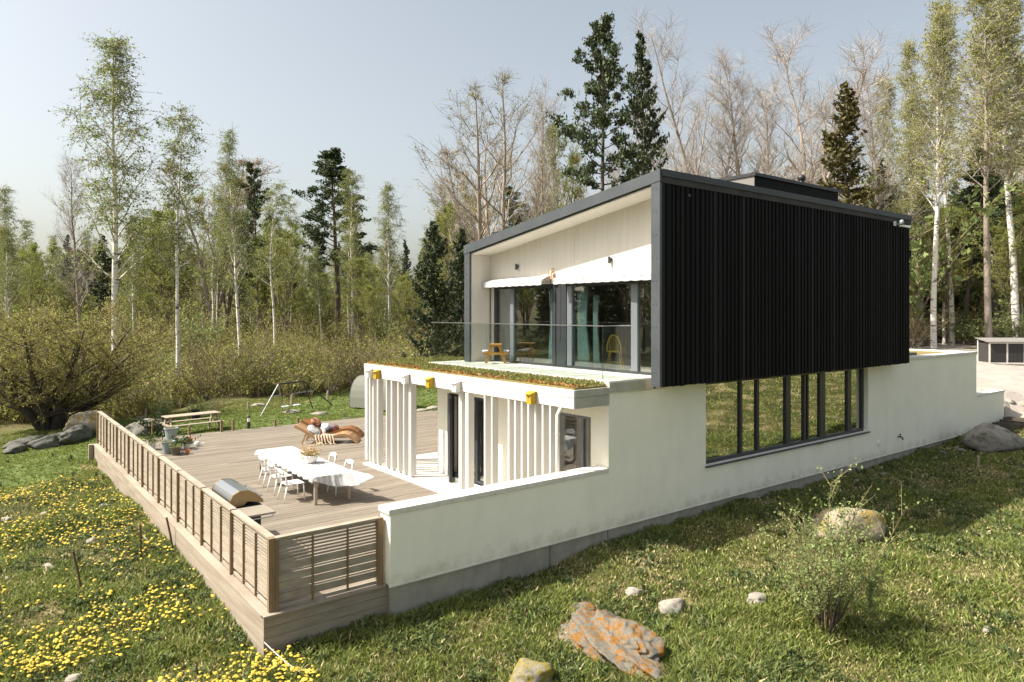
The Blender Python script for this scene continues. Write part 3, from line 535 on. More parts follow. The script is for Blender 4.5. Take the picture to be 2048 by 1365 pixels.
def panel(fence,axis_,c,a0,a1):
    """slatted panel between a0 and a1 along the axis; c = position across"""
    def b(a,b_,o0,o1,z0,z1,t=None,mb=None):
        mb.box(*( (c+o0,c+o1,a,b_) if axis_=='y' else (a,b_,c+o0,c+o1)),z0,z1,t)
    k=MB()
    for z0,z1 in slz: b(a0,a1,.0,.02,z0,z1,rnd.uniform(.9,1.1),k)
    p=k.build('fence_panel',M['fence'],fence)
    k=MB(); b(a0,a1,-.03,.075,FZ1-.03,FZ1,1.05,k); b(a0,a1,0,.025,FZ1-.075,FZ1-.03,1.,k); k.build('top_rail',M['fence'],p); k=MB(); b(a0,a1,0,.025,FZ0,FZ0+.05,1.,k); k.build('bottom_rail',M['fence'],p)
    for f in(1/3,2/3):
        k=MB(); m_=a0+(a1-a0)*f; b(m_-.012,m_+.012,-.03,0,FZ0+.02,FZ1-.075,1.,k); k.build('batten',M['post'],p)
lf=thing('slatted_fence','long weathered slatted timber fence along the left edge of the deck','fence',(0,.23,0))
NP=9; L_=(16.14-.23)/NP
for i_ in range(NP): panel(lf,'y',0,.23+i_*L_+.035,.23+(i_+1)*L_-.035)
for i_ in range(NP+1): bx('fence_post',M['post'],lf,(-.045,.05,.23+i_*L_-(.024 if i_ else .05),.23+i_*L_+.024,.051,FZ1-.031 if i_ else FZ1-.002))
ff=thing('slatted_fence','short shaded slatted fence panel between deck corner and white terrace wall','fence',(.05,.25,0))
panel(ff,'x',.2,.051,1.66)
bx('fence_post',M['post'],ff,(.051,.09,.165,.198,.052,FZ1-.032)); bx('fence_post',M['post'],ff,(1.60,1.695,.15,.25,.052,FZ1-.002))
# ------------------------------------------------------------------ furniture on the deck
TX0,TX1,TY0,TY1,TZ=2.62,3.54,5.14,8.92,.635
tb=thing('dining_table','long white dining table standing on the timber deck under a pale cloth','table',((TX0+TX1)/2,(TY0+TY1)/2,0))
bx('table_top',M['whitepl'],tb,(TX0,TX1,TY0,TY1,TZ-.035,TZ-.006))
bx('apron',M['shelf'],tb,(TX0+.05,TX1-.05,TY0+.05,TY0+.075,TZ-.11,TZ-.035),(TX0+.05,TX1-.05,TY1-.075,TY1-.05,TZ-.11,TZ-.035),(TX0+.05,TX0+.075,TY0+.075,TY1-.075,TZ-.11,TZ-.035),(TX1-.075,TX1-.05,TY0+.075,TY1-.075,TZ-.11,TZ-.035))
for x in(TX0+.07,TX1-.07):
    for y in(TY0+.08,TY1-.08): bx('leg',M['shelf'],tb,(x-.032,x+.032,y-.032,y+.032,.002,TZ-.036),bevel=.004)
# cloth: lies flat on the top and falls past its edges, lifted by wind at the near right corner
us=np.linspace(-.12,TX1-TX0+.2,46); vs_=np.linspace(-.42,TY1-TY0+.12,130); P=[]
for v in vs_:
    for u in us:
        x=min(max(u,0),TX1-TX0); y=min(max(v,0),TY1-TY0); dx=u-x; dy=(v-y)*(.22+.78*max(0,min(1,u/.8)) if v<0 else 1); d=math.hypot(dx,dy); z=TZ
        if d>0:
            wind=max(0,min(1,(u-.35)/.75))*(1 if v<0 else 0)+(max(0,1-v/1.2)*.8 if u>TX1-TX0 and v>=0 else 0)
            fl=R(14+58*wind); nxx,nyy=dx/d,dy/d; s_=(u if abs(dy)>abs(dx) else v)
            dd=max(0,d-.0); ox=dd*math.sin(fl)+.025*math.sin(s_*19)*min(1,d/.12)+.012*math.sin(s_*47)*min(1,d/.12)
            P.append((TX0+x+nxx*(ox+.012)+wind*.10*d/.4,TY0+y+nyy*(ox+.012),TZ-dd*math.cos(fl)*(1-.15*wind)+.02*wind*math.sin(s_*13)))
        else: P.append((TX0+x,TY0+y,z+.0025*math.sin(u*9+v*3)*math.sin(v*5)))
k=MB(); nu=len(us); k.q(P,[(a*nu+b,a*nu+b+1,(a+1)*nu+b+1,(a+1)*nu+b) for a in range(len(vs_)-1) for b in range(nu-1)])
def stripes(n,l,co,cur,col):
    wv=n.new('ShaderNodeTexWave'); wv.bands_direction='X'; wv.inputs['Scale'].default_value=2.6; wv.inputs['Distortion'].default_value=.2; l.new(co,wv.inputs[0])
    rp=n.new('ShaderNodeValToRGB'); rp.color_ramp.elements[0].position=.80; rp.color_ramp.elements[0].color=(1,1,1,1); rp.color_ramp.elements[1].position=.86; rp.color_ramp.elements[1].color=(.80,.78,.74,1); l.new(wv.outputs[0],rp.inputs[0])
    mx=n.new('ShaderNodeMix'); mx.data_type='RGBA'; mx.blend_type='MULTIPLY'; mx.inputs[0].default_value=1; l.new(cur,mx.inputs[6]); l.new(rp.outputs[0],mx.inputs[7]); return mx.outputs[2]
cm=mat('striped_linen',(.58,.58,.585),.85,(.54,.54,.55),14,bump=.15,bscale=25,extra=stripes,trans=.12)
o=k.build('tablecloth',cm,smooth=True); md=o.modifiers.new('thickness','SOLIDIFY'); md.thickness=.004; md.offset=1
tag(o,'white faintly striped tablecloth blowing up at the near corner of the long table','tablecloth')
# chairs
def chair(x,y,rot,label):
    t=thing('garden_chair',label,'chair',(x,y,0),rot,'white chairs around the dining table'); m=M['whitepl']
    k=MB(); n_=9; pts=[]
    k.box(-.20,.21,-.20,.20,.375,.40); k.build('seat',m,t,False,bevel=.015)
    for sx,sy in((-1,-1),(-1,1),(1,-1),(1,1)):
        k=MB(); k.tube([(sx*.18,sy*.175,.376),(sx*.19-(.08 if sx<0 else -.02),sy*.21,.002)],[.02,.013],8); k.build('leg',m,t,False,smooth=True)
    k=MB()
    for sy in(-1,1): k.tube([(-.185,sy*.18,.36),(-.215,sy*.185,.55),(-.255,sy*.16,.70)],[.02,.018,.016],8)
    for i_ in range(8):
        a0=-.17+.34*i_/8; a1=-.17+.34*(i_+1)/8; zt=lambda a:.735-.9*a*a*1.2; zb=lambda a:.60+.2*a*a
        xo=lambda a:-.262+.6*a*a
        k.q([(xo(a0),a0,zb(a0)),(xo(a1),a1,zb(a1)),(xo(a1)-.012,a1,zt(a1)),(xo(a0)-.012,a0,zt(a0)),(xo(a0)-.02,a0,zb(a0)),(xo(a1)-.02,a1,zb(a1)),(xo(a1)-.034,a1,zt(a1)),(xo(a0)-.034,a0,zt(a0))],[(0,1,2,3),(7,6,5,4),(3,2,6,7),(4,5,1,0)])
    k.build('backrest',m,t,False,smooth=True); return t
chair(2.45,5.95,0,'nearest white chair left of the table, its seat fully in view')
chair(2.50,6.78,R(4),'white chair in the middle of the row on the left of the table')
chair(2.58,7.66,R(-3),'white chair at the far end of the left side of the table')
chair(3.56,5.90,R(183),'nearer white chair on the porch side of the table, back just above the cloth')
chair(3.60,6.95,R(178),'farther white chair on the porch side of the table, beside the flower bowl')
def plant_mb(c,r,h,nst,nl,size,lm,sm,g=None,droop=.2,name='foliage',parent=None,tvar=(.6,1.4)):
    k=MB(); A=np.tile(np.array(c,float),(nst,1)); A[:,:2]+=nrg.normal(size=(nst,2))*r*.18; B=A.copy(); B[:,:2]+=nrg.normal(size=(nst,2))*r*.5; B[:,2]+=h*nrg.uniform(.5,1,nst)
    V,F=sticks(A,B,.005); k.arr(V,F,1); t=nrg.random((nst*nl))[:,None]**.6; P=np.repeat(A,nl,0)*(1-t)+np.repeat(B,nl,0)*t+nrg.normal(size=(nst*nl,3))*size*.7
    V,F=leaves(P,size,droop=droop); k.arr(V,F,0,nrg.uniform(*tvar,nst*nl)); return k.build(name,[lm,sm],parent)
fb=thing('flower_bowl','white ceramic bowl of peach coloured flowers standing on the tablecloth','flower bowl',(3.12,6.55,TZ+.004))
k=MB(); k.lathe([(.08,0),(.12,.02),(.165,.12),(.17,.19),(.155,.19),(.15,.13),(.001,.12)],n=24); k.build('bowl',M['potwhite'],fb,False,smooth=True)
plant_mb((3.12,6.55,TZ+.13),.3,.30,30,9,.05,M['lf_flower'],M['lf_succ'],parent=fb,name='flowers')
plant_mb((3.12,6.55,TZ+.12),.28,.17,22,7,.05,M['lf_succ'],M['lf_succ'],parent=fb,name='leaves')
# grill beside the fence
gx0,gx1=.24,.74
gr=thing('gas_grill','gas grill beside the deck fence, its curved lid closed and steel side shelves folded out','grill',(.5,3.3,0))
k=MB(); k.box(gx0+.05,gx1-.05,2.72,4.05,.06,.76); k.build('cabinet',M['grillblk'],gr,bevel=.01)
k=MB(); k.box(gx0,gx1,2.72,4.05,.76,.86); k.build('firebox',M['grillblk'],gr,bevel=.01)
prof=[(gx0-.0,.89),(gx0-.02,.98),(gx0+.03,1.07),(gx0+.14,1.125),(gx0+.28,1.115),(gx1-.08,1.04),(gx1+.02,.93),(gx1+.02,.885),(gx0+.2,.945)]
k=MB(); k.prism([(p[0],p[1]) for p in prof],'y',2.90,3.96); lid=k.build('lid',M['steel'],gr,bevel=.006)
for ya,yb in((2.86,2.90),(3.96,4.0)):
    k=MB(); k.prism([(gx0,.865)]+[(.49+(p[0]-.49)*1.03,.97+(p[1]-.97)*1.04) for p in prof[:8]]+[(gx0+.26,.94),(gx0+.20,.88)],'y',ya,yb); k.build('lid_side',M['enamel'],lid,bevel=.003)
k=MB(); k.tube([(gx1+.0,3.0,.97),(gx1+.06,3.0,.97),(gx1+.06,3.85,.97),(gx1,3.85,.97)],.012,6); k.build('handle',M['steel'],lid)
for ya,yb in((2.14,2.70),(4.07,4.35)):
    k=MB(); k.box(gx0-.02,gx1,ya,yb,.85,.885); s_=k.build('side_shelf',M['shelf'],gr,bevel=.008)
    k=MB(); yy_=ya-.03 if ya<3 else yb+.03; k.tube([(gx0+.05,yy_+.03 if ya<3 else yy_-.03,.84),(gx0+.05,yy_,.82),(gx1-.05,yy_,.82),(gx1-.05,yy_+.03 if ya<3 else yy_-.03,.84)],.01,6); k.build('towel_rail',M['steel'],s_)
k=MB(); k.box(gx0,gx1,2.70,2.715,.72,.86); k.build('front_strip',M['grillblk'],gr)
for y in(2.82,3.95):
    for x in(gx0+.1,gx1-.1):
        k=MB(); k.tube([(x,y-.015,.035),(x,y+.015,.035)],.034,10); k.build('wheel',M['darkmetal'],gr)
# sun loungers
PR=[(-1.02,.60),(-.85,.52),(-.65,.40),(-.45,.27),(-.25,.19),(-.05,.185),(.15,.235),(.35,.30),(.52,.315),(.68,.275),(.82,.185),(.93,.075),(.965,.02)]
def lounger(x,y,rot,m,label):
    t=thing('sun_lounger',label,'sun lounger',(x,y,0),rot,'wooden sun loungers on the deck')
    for sy in(-.31,.27):
        k=MB(); k.prism([(a,b) for a,b in PR]+[(a-.02,b-.075 if b>.09 else .003) for a,b in PR[::-1]],'y',sy,sy+.04,t=1.); k.build('side_rail',m,t,False,bevel=.006)
    k=MB()
    for i_ in range(46):
        f=i_/45*(len(PR)-1.6)+.1; j=int(f); u=f-j; a=PR[j][0]+(PR[j+1][0]-PR[j][0])*u; b=PR[j][1]+(PR[j+1][1]-PR[j][1])*u; dx=PR[j+1][0]-PR[j][0]; dz=PR[j+1][1]-PR[j][1]; L=math.hypot(dx,dz); dx/=L*2; dz/=L*2
        k.q([(a-dx*.026,-.27,b-dz*.026),(a+dx*.026,-.27,b+dz*.026),(a+dx*.026,.27,b+dz*.026),(a-dx*.026,.27,b-dz*.026)]+[(a-dx*.026,-.27,b-dz*.026-.016),(a+dx*.026,-.27,b+dz*.026-.016),(a+dx*.026,.27,b+dz*.026-.016),(a-dx*.026,.27,b-dz*.026-.016)],[(0,1,2,3),(7,6,5,4),(0,4,5,1),(2,6,7,3)],rnd.uniform(.8,1.2))
    k.build('slats',m,t,False)
    for sy in(-.29,.29):
        k=MB(); k.beam((-.66,sy,.36),(-.80,sy,.01),.045,.05,up=(1,0,0)); k.build('leg',m,t,False)
        k=MB(); k.beam((.10,sy,.19),(.02,sy,.01),.045,.05,up=(1,0,0)); k.build('leg',m,t,False)
    return t
LR=R(-35)
l1=(5.98,12.12); l2=(6.55,13.02)
lounger(*l1,LR,M['teakpale'],'nearer wooden sun lounger, paler, with a beige blanket trailing off its side')
lounger(*l2,LR,M['teak'],'farther wooden sun lounger, redder wood, with cushions and a towel at its head')
def loc(c,x,y,z): return (c[0]+math.cos(LR)*x-math.sin(LR)*y,c[1]+math.sin(LR)*x+math.cos(LR)*y,z)
k=MB(); k.blob(loc(l1,-.50,.05,.375),(.23,.27,.075),4,.05,rot=LR,tilt=R(36),pw=.7); tag(k.build('pillow',M['pillow'],smooth=True),'grey flecked pillow leaning on the head of the nearer sun lounger','pillow')
k=MB(); k.blob(loc(l2,-.62,.05,.48),(.2,.25,.09),5,.05,rot=LR,tilt=R(38),pw=.7); tag(k.build('cushion',M['rustpil'],smooth=True),'rust and navy cushion at the head of the farther sun lounger','cushion')
k=MB(); k.blob(loc(l2,-.02,.02,.28),(.15,.22,.10),6,.08,rot=LR,pw=.7); tag(k.build('cushion',M['rustpil'],smooth=True),'dark navy cushion lying mid seat on the farther sun lounger','cushion')
k=MB(); k.blob(loc(l2,-.30,-.02,.32),(.16,.31,.11),7,.16,rot=LR); k.blob(loc(l2,-.28,-.30,.21),(.06,.05,.13),8,.15,rot=LR); tag(k.build('towel',M['towel'],smooth=True),'crumpled white towel between the cushions on the farther sun lounger','towel')
k=MB(); k.blob(loc(l1,-.02,-.05,.21),(.36,.27,.05),9,.12,rot=LR)
for i_ in range(7):
    x=-.38+i_*.09; k.tube([loc(l1,x,-.2,.26),loc(l1,x+.02,-.34,.25),loc(l1,x+.06,-.37,.10),loc(l1,x+.10+.05*math.sin(i_*2),-.43,.02),loc(l1,x+.2,-.5-.05*math.cos(i_*3),.018)],[.035,.03,.028,.022,.014],6)
tag(k.build('blanket',M['beige'],smooth=True),'beige fringed blanket draped over the seat of the nearer sun lounger','blanket')
# plant pots by the fence
def pot(x,y,r0,r1,h,m,label,name='plant_pot',rim=.02):
    t=thing(name,label,'plant pot',(x,y,.002)); k=MB(); k.lathe([(r0,0),(r1*.97,h-rim*1.6),(r1*1.06,h-rim*1.5),(r1*1.06,h),(r1*.9,h),(r1*.88,h-.04),(.001,h-.04)],n=22); k.build('pot',m,t,False,smooth=False)
    k=MB(); k.lathe([(.001,h-.045),(r1*.88,h-.045),(r1*.86,h-.03),(.001,h-.02)],n=16); k.build('soil',M['soil'],t,False); return t
t=pot(1.95,15.35,.14,.205,.45,M['potgrey'],'taller blue grey pot at the back of the cluster, sparse dry growth'); plant_mb((1.95,15.35,.42),.3,.07,14,4,.035,M['lf_yel'],M['lf_dry'],parent=t)
t=pot(1.43,13.30,.13,.185,.37,M['potgrey'],'blue grey pot in front of the taller one, moss on its soil'); plant_mb((1.43,13.3,.34),.3,.06,18,5,.035,M['lf_yel'],M['lf_dry'],parent=t)
t=pot(1.555,12.93,.10,.16,.25,M['potolive'],'squat olive brown pot with low green leaves, foremost of the cluster'); plant_mb((1.555,12.93,.22),.3,.10,24,6,.04,M['lf_shrub'],M['lf_olive'],parent=t)
pot(1.87,12.86,.045,.07,.13,M['terra'],'little bright orange terracotta pot standing empty',rim=.012)
t=pot(2.06,13.80,.08,.105,.16,M['potwhite'],'small white pot holding a dark leafy plant'); plant_mb((2.06,13.8,.14),.45,.26,22,9,.07,M['lf_dark'],M['lf_dark'],parent=t)
t=pot(1.80,13.75,.09,.12,.18,M['potolive'],'low dark pot crowded by green leaves behind the olive one'); plant_mb((1.80,13.72,.15),.55,.20,30,9,.055,M['lf_dark'],M['lf_dark'],parent=t)
t=pot(2.32,14.75,.10,.15,.16,M['terra'],'wide terracotta bowl at the back of the pot cluster')
t=pot(1.17,14.25,.09,.12,.22,M['potwhite'],'white pot by the fence with a tall herb tied to a stick'); plant_mb((1.17,14.25,.2),.55,.34,26,8,.06,M['lf_dark'],M['lf_olive'],parent=t)
k=MB(); k.tube([(1.17,14.27,.15),(1.19,14.29,.95)],.012,6); k.build('stick',M['toypine'],t)
wc=thing('watering_can','small white enamel watering can lying by the pots','watering can',(2.42,14.02,.002))
k=MB(); k.lathe([(.07,0),(.085,.05),(.075,.12),(.045,.15),(.001,.15)],n=16); k.build('can_body',M['potwhite'],wc,False,smooth=True)
k=MB(); k.tube([(.06,0,.05),(.15,-.03,.08),(.2,-.05,.10)],[.015,.011,.012],7); k.build('spout',M['potwhite'],wc,False)
k=MB(); k.tube([(-.07,0,.03),(-.12,.01,.08),(-.05,0,.15)],.008,6); k.build('handle',M['potwhite'],wc,False)
bl=thing('bollard_light','black bollard lamp with clear lens standing at the far deck edge','bollard light',(4.76,16.42,0))
k=MB(); k.lathe([(.055,0),(.055,.25)],n=16); k.build('post',M['darkmetal'],bl,False); k=MB(); k.lathe([(.045,.25),(.045,.40)],n=16); k.build('lens',M['potwhite'],bl,False); k=MB(); k.lathe([(.06,.40),(.06,.45),(.03,.48),(.001,.48)],n=16); k.build('cap',M['darkmetal'],bl,False)
# ------------------------------------------------------------------ terrace furniture and porch details
def picnic(x,y,z,rot,L,w,h,m,label,cush=False,t=None,name='picnic_table'):
    t=thing(name,label,'picnic table',(x,y,z),rot); s=h/.72
    k=MB(); n_=5
    for i_ in range(n_): k.box(-w*.24+i_*w*.098,-w*.24+i_*w*.098+w*.09,-L/2,L/2,h-.03*s,h,t=rnd.uniform(.9,1.1))
    k.build('table_top',m,t,False)
    for sx in(-1,1):
        k=MB()
        for i_ in range(2): k.box(sx*w*.43-w*.08+i_*w*.083,sx*w*.43-w*.08+i_*w*.083+w*.076,-L/2,L/2,h*.58-.025*s,h*.58,t=rnd.uniform(.9,1.1))
        k.build('bench',m,t,False)
    for sy in(-1,1):
        k=MB(); y_=sy*(L/2-.1*s)
        k.beam((-w*.5,y_,h*.58-.05*s),(w*.5,y_,h*.58-.05*s),.035*s,.08*s); k.beam((-w*.22,y_-.05*s*sy,h-.05*s),(w*.22,y_-.05*s*sy,h-.05*s),.035*s,.07*s); k.build('cross_beam',m,t,False)
        for sx in(-1,1):
            k=MB(); k.beam((sx*w*.14,y_-.04*s*sy,h-.035*s),(sx*w*.40,y_-.04*s*sy,.015*s),.10*s,.035*s,up=(0,1,0)); k.build('leg',m,t,False)
    return t
picnic(7.50,5.12,2.885,R(-38),.42,.62,.50,M['toypine'],'little varnished picnic table for children on the glazed terrace')
for sx,lb in((-1,'pale cushion on the left bench of the small terrace picnic table'),(1,'pale blue cushion on the right bench of the small terrace picnic table')):
    a=R(-38); cx_,cy_=7.50+math.cos(a)*.267*sx-math.sin(a)*.03,5.12+math.sin(a)*.267*sx+math.cos(a)*.03
    k=MB(); k.blob((cx_,cy_,2.885+.29+.026),(.085,.15,.024),3,.04,rot=a,pw=.6); tag(k.build('cushion',M['tableblue'] if sx>0 else M['towel'],smooth=True),lb,'cushion')
def windsor(x,y,z,rot,label):
    t=thing('windsor_chair',label,'chair',(x,y,z),rot,'yellow spindle back chairs indoors'); m=M['ychair']
    k=MB(); k.lathe([(.001,.385),(.17,.385),(.185,.40),(.17,.415),(.001,.41)],n=18); k.build('seat',m,t,False)
    for sx in(-1,1):
        for sy in(-1,1):
            k=MB(); k.tube([(sx*.11,sy*.11,.39),(sx*.18,sy*.18,.005)],[.018,.013],7); k.build('leg',m,t,False)
    k=MB(); k.tube([(-.15,-.15,.14),(-.15,.15,.14)],.009,6); k.tube([(.15,-.15,.14),(.15,.15,.14)],.009,6); k.build('stretcher',m,t,False)
    k=MB(); k.tube([(-.12-.1*math.sin(a_)*0-.06*max(0,math.sin(a_)),.165*math.cos(a_),.41+.38*math.sin(a_)) for a_ in np.linspace(0,PI,15)],.018,7); k.build('back_hoop',m,t,False)
    for i_ in range(-2,3):
        k=MB(); k.tube([(-.12,i_*.045,.41),(-.17,i_*.052,.41+.37*math.sqrt(1-(i_*.052/.165)**2))],.010,6); k.build('spindle',m,t,False)
windsor(8.62,1.96,2.895,R(35),'yellow spindle back chair standing just inside the balcony glass')
windsor(8.75,4.1,2.895,R(200),'yellow chair mostly hidden behind the dark folding door')
def curtain(x0,y0,x1,y1,z0,z1,m,label,sag=0.):
    k=MB(); N=40; pts=[]
    for r_ in range(7):
        f=r_/6; z=z1+(z0-z1)*f
        for i_ in range(N+1):
            u=i_/N; s_=1-sag*math.sin(PI*min(1,f*1.25))*.6
            pts.append((x0+(x1-x0)*u*s_+.035*math.sin(u*38+f*.6),y0+(y1-y0)*u*s_+.01*math.cos(u*38),z))
    k.q(pts,[(r_*(N+1)+i_,r_*(N+1)+i_+1,(r_+1)*(N+1)+i_+1,(r_+1)*(N+1)+i_) for r_ in range(6) for i_ in range(N)])
    o=k.build('curtain',m,smooth=True); md=o.modifiers.new('thickness','SOLIDIFY'); md.thickness=.004; tag(o,label,'curtain')
curtain(8.12,5.72,8.12,5.22,2.9,4.85,M['greycur'],'grey curtain drawn to the far left of the balcony doors')
curtain(8.12,2.70,8.12,2.30,2.9,4.85,M['teal'],'pale teal curtain hanging right of the folded doors',.35)
curtain(8.12,3.44,8.12,3.72,2.9,4.85,M['teal'],'pale teal curtain hanging left of the folded doors',.3)
curtain(8.14,2.18,8.14,1.98,2.9,4.6,M['teal'],'narrow pale teal curtain tied back nearest the yellow chair',.4)
ln=thing('lantern','small copper lantern on the loggia wall between the two awnings','lantern',(7.87,3.36,5.0))
k=MB(); k.box(-.055,.055,-.055,.055,.0,.012); k.box(-.055,.055,-.055,.055,.15,.162)
for sx in(-1,1):
    for sy in(-1,1): k.box(sx*.05-.006,sx*.05+.006,sy*.05-.006,sy*.05+.006,.012,.15)
k.build('frame',M['copper'],ln,False); k=MB(); k.lathe([(.06,.162),(.02,.21),(.01,.25),(.001,.25)],n=8); k.build('roof',M['copper'],ln,False); k=MB(); k.lathe([(.02,.013),(.02,.09)],n=10); k.build('candle',M['potwhite'],ln,False)
k=MB(); k.tube([(0,0,.25),(.08,0,.26)],.008,6); k.build('bracket',M['darkmetal'],ln,False)
wh=['white nest box at the far corner of the porch fascia','white nest box over the end of the first row of posts','white nest box over the doorway post, middle of the porch fascia']
ye=['yellow nest box nearest the far corner of the porch fascia','yellow nest box over the open gap between the posts','yellow nest box nearest the downpipe on the porch fascia']
for ys,m,lbs,g in(((8.12,6.10,3.78),M['whitewood'],wh,'white nest boxes'),((7.66,4.93,1.12),M['gold'],ye,'yellow nest boxes')):
    for y,lb in zip(ys,lbs):
        t=thing('nest_box',lb,'nest box',(5.47,y,2.41),0,g+' along the porch fascia'); w_=.075 if m is M['gold'] else .085
        k=MB(); k.prism([(-.135,0),(-.005,0),(-.005,.23),(-.135,.19)],'y',-w_,w_); k.build('box',m,t,False)
        k=MB(); k.prism([(-.165,.185),(.0,.235),(.0,.25),(-.165,.20)],'y',-w_-.015,w_+.015); k.build('roof',m,t,False)
        k=MB(); k.tube([(-.137,0,.13),(-.134,0,.13)],.017,10); k.build('entrance_hole',M['grillblk'],t,False)

# ------------------------------------------------------------------ garden objects
def gpos(px,py): x,y,z,d=ground(px,py); return x,y,z
picnic(3.15,17.75,-.14,R(98),1.9,1.25,.66,M['pic'],'long weathered picnic table on the lawn behind the deck')
x,y,z=gpos(392,838); t=thing('compost_bin','small dark bucket standing behind the garden picnic table','bucket',(x,y,z)); k=MB(); k.lathe([(.16,0),(.2,.36),(.21,.36),(.21,.39),(.18,.39),(.15,.05),(.001,.05)],n=16); k.build('bucket_body',M['darkmetal'],t,False); k=MB(); k.tube([(-.2,0,.38),(-.12,0,.5),(.12,0,.5),(.2,0,.38)],.008,6); k.build('handle',M['steel'],t,False)
# swing frame
a0=Vector(gpos(521,834)); a1=Vector(gpos(566,826)); b0=Vector(gpos(626,818)); tl=Vector((*at(557,29.9),1.16)); tr=Vector((*at(606,31.0),1.18)); b1=b0+(a1-a0)
sw=thing('swing_set','metal A frame swing set with two hanging seats on the far lawn','swing set',tuple((a0+b1)/2)); 
k=MB(); k.tube([tl,tr],.035,8); k.build('top_bar',M['darkmetal'],sw)
for f,t_ in((a0,tl),(a1,tl),(b0,tr),(b1,tr)): k=MB(); k.tube([f,t_],.025,8); k.build('leg',M['steel'] if t_==tl else M['darkmetal'],sw)
for p0,p1 in((a0,a1),(b0,b1)): k=MB(); k.tube([p0.lerp(tl,.62),p1.lerp(tl if p0==a0 else tr,.62)],.018,6); k.build('cross_bar',M['steel'],sw)
for f in(.28,.74):
    c=tl.lerp(tr,f); s_=MB(); dv=(tr-tl).normalized()*.16; q0=c-dv; q1=c+dv; zs=.18
    s_.beam((q0.x,q0.y,zs),(q1.x,q1.y,zs),.16,.03); st=s_.build('swing_seat',M['tableblue'],sw); k=MB(); k.tube([q0,(q0.x,q0.y,zs)],.008,5); k.tube([q1,(q1.x,q1.y,zs)],.008,5); k.build('chain',M['darkmetal'],st)
# polytunnel beside the porch post
x,y=at(762,31.5); z=hz(x,y); pt=thing('polytunnel','small arched polytunnel of grey mesh half hidden behind the white porch','polytunnel',(x,y,z),R(20))
k=MB(); N=14
for r_ in (0,1):
    pass
arc=[(.75*math.cos(a_),1.35*math.sin(a_)**.8) for a_ in np.linspace(0,PI,N)]
k.prism(arc+[(p[0]*.985,max(0,p[1]-.012)) for p in arc[::-1]],'y',-1.2,1.2); k.build('mesh_cover',mat('grey_mesh_film',(.15,.155,.13),.9),pt,False)
for y_ in(-1.2,0,1.2): k=MB(); k.tube([(p[0],y_,p[1]) for p in arc],.016,6); k.build('hoop',M['steel'],pt,False)
for px,pb,ptop,lb in((291,838,818,'thin grey stake in the brush left of the garden picnic table'),(496,818,804,'short pale stake in the brush behind the bollard lamp'),(655,800,782,'pale stake at the foot of the brush right of the swing'),(583,812,790,'pale stake directly behind the swing frame')):
    x,y,z,d=ground(px,pb); h=(pb-ptop)/FPX*d; k=MB(); k.tube([(x,y,z-.1),(x+.02,y,z+h)],.05,7); tag(k.build('wooden_stake',M['pic']),lb,'stake','stakes along the brush')
for px,pb,ptop,lb in((461,861,838,'wooden deck edge peg left of the bollard lamp'),(484,857,834,'wooden deck edge peg beside the bollard lamp'),(397,868,850,'wooden peg in front of the garden bench'),(614,846,833,'dark peg at the deck edge behind the loungers'),(568,852,838,'thin dark peg on the deck edge before the swing')):
    x,y=at(px,24.+(px-460)*.012); x,y=(x,max(y,16.32)); z=hz(x,y); h=(pb-ptop)/FPX*depth(x,y); k=MB(); k.box(x-.035,x+.035,y-.035,y+.035,z-.1,h); tag(k.build('wooden_peg',M['post']),lb,'peg','pegs along the far edge of the deck')
# iron rods in the dandelion slope
for b_,t_,lb in(((282,1124),(281,1050),'upright rusty rod standing alone in the dandelion slope'),((166,1187),(146,1105),'rusty rod leaning left, farthest from the fence'),((348,1104),(333,1036),'rusty rod leaning towards the deck, tallest beside the cladding'),((361,1114),(368,1083),'short thin rusty rod touching the deck cladding'),((619,1362),(621,1338),'stub of rusty rod by the rope at the bottom of the picture')):
    x,y,z,d=ground(*b_); h=(b_[1]-t_[1])/FPX*d; sx=(t_[0]-b_[0])/FPX*d; k=MB(); k.tube([(x,y,z-.1),(x+RT[0]*sx*.5,y+RT[1]*sx*.5,z+h*.5),(x+RT[0]*sx,y+RT[1]*sx,z+h)],.019,7); tag(k.build('iron_rod',M['rust']),lb,'iron rod','iron rods stuck in the ground by the deck')
p0=Vector((-.13,.105,-.30)); x,y,z=gpos(625,1372); p1=Vector((x,y,z+.06)); k=MB(); k.tube([p0.lerp(p1,f)-Vector((0,0,.04*math.sin(PI*f))) for f in np.linspace(0,1,12)],.007,6); tag(k.build('rope',M['rope']),'pale rope stretched from the deck corner towards the viewer','rope')
# bin store
x,y=at(1978,41); z=hz(x,y)+.0; a=YAW-R(90)+R(-4)
bs=thing('bin_store','low black boarded bin store with white frame on the gravel edge','bin store',(x,y,z),a)
Wd,Dp,Hh=2.9,1.15,1.42
k=MB(); k.box(.02,Wd-.02,.02,Dp-.02,.1,1.22); k.build('boards',M['binblack'],bs,False)
k=MB()
for xx in(0,.97,1.93,2.82): k.box(xx,xx+.085,-.02,.02,.06,1.26)
k.box(0,Wd,-.021,.019,1.2,1.27); k.box(0,Wd,-.021,.019,.04,.1); k.box(-.01,.02,Dp-.08,Dp,.06,1.35); k.build('frame',M['binwood'],bs,False)
k=MB(); k.prism([(-.12,1.27),(Dp+.08,1.46),(Dp+.08,1.50),(-.12,1.31)],'x',-.1,Wd+.1); k.build('roof',M['binroof'],bs,False)
for i_ in range(3):
    k=MB(); xx=.09+i_*.96
    for j in range(8): k.box(xx+j*.109,xx+j*.109+.1,-.012,.018,.11,1.19)
    d_=k.build('door',M['binblack'],bs,False); k=MB(); k.box(xx-.02,xx+.06,-.03,-.013,1.02,1.05); k.box(xx-.02,xx+.06,-.03,-.013,.2,.23); k.build('hinge',M['darkmetal'],d_,False)
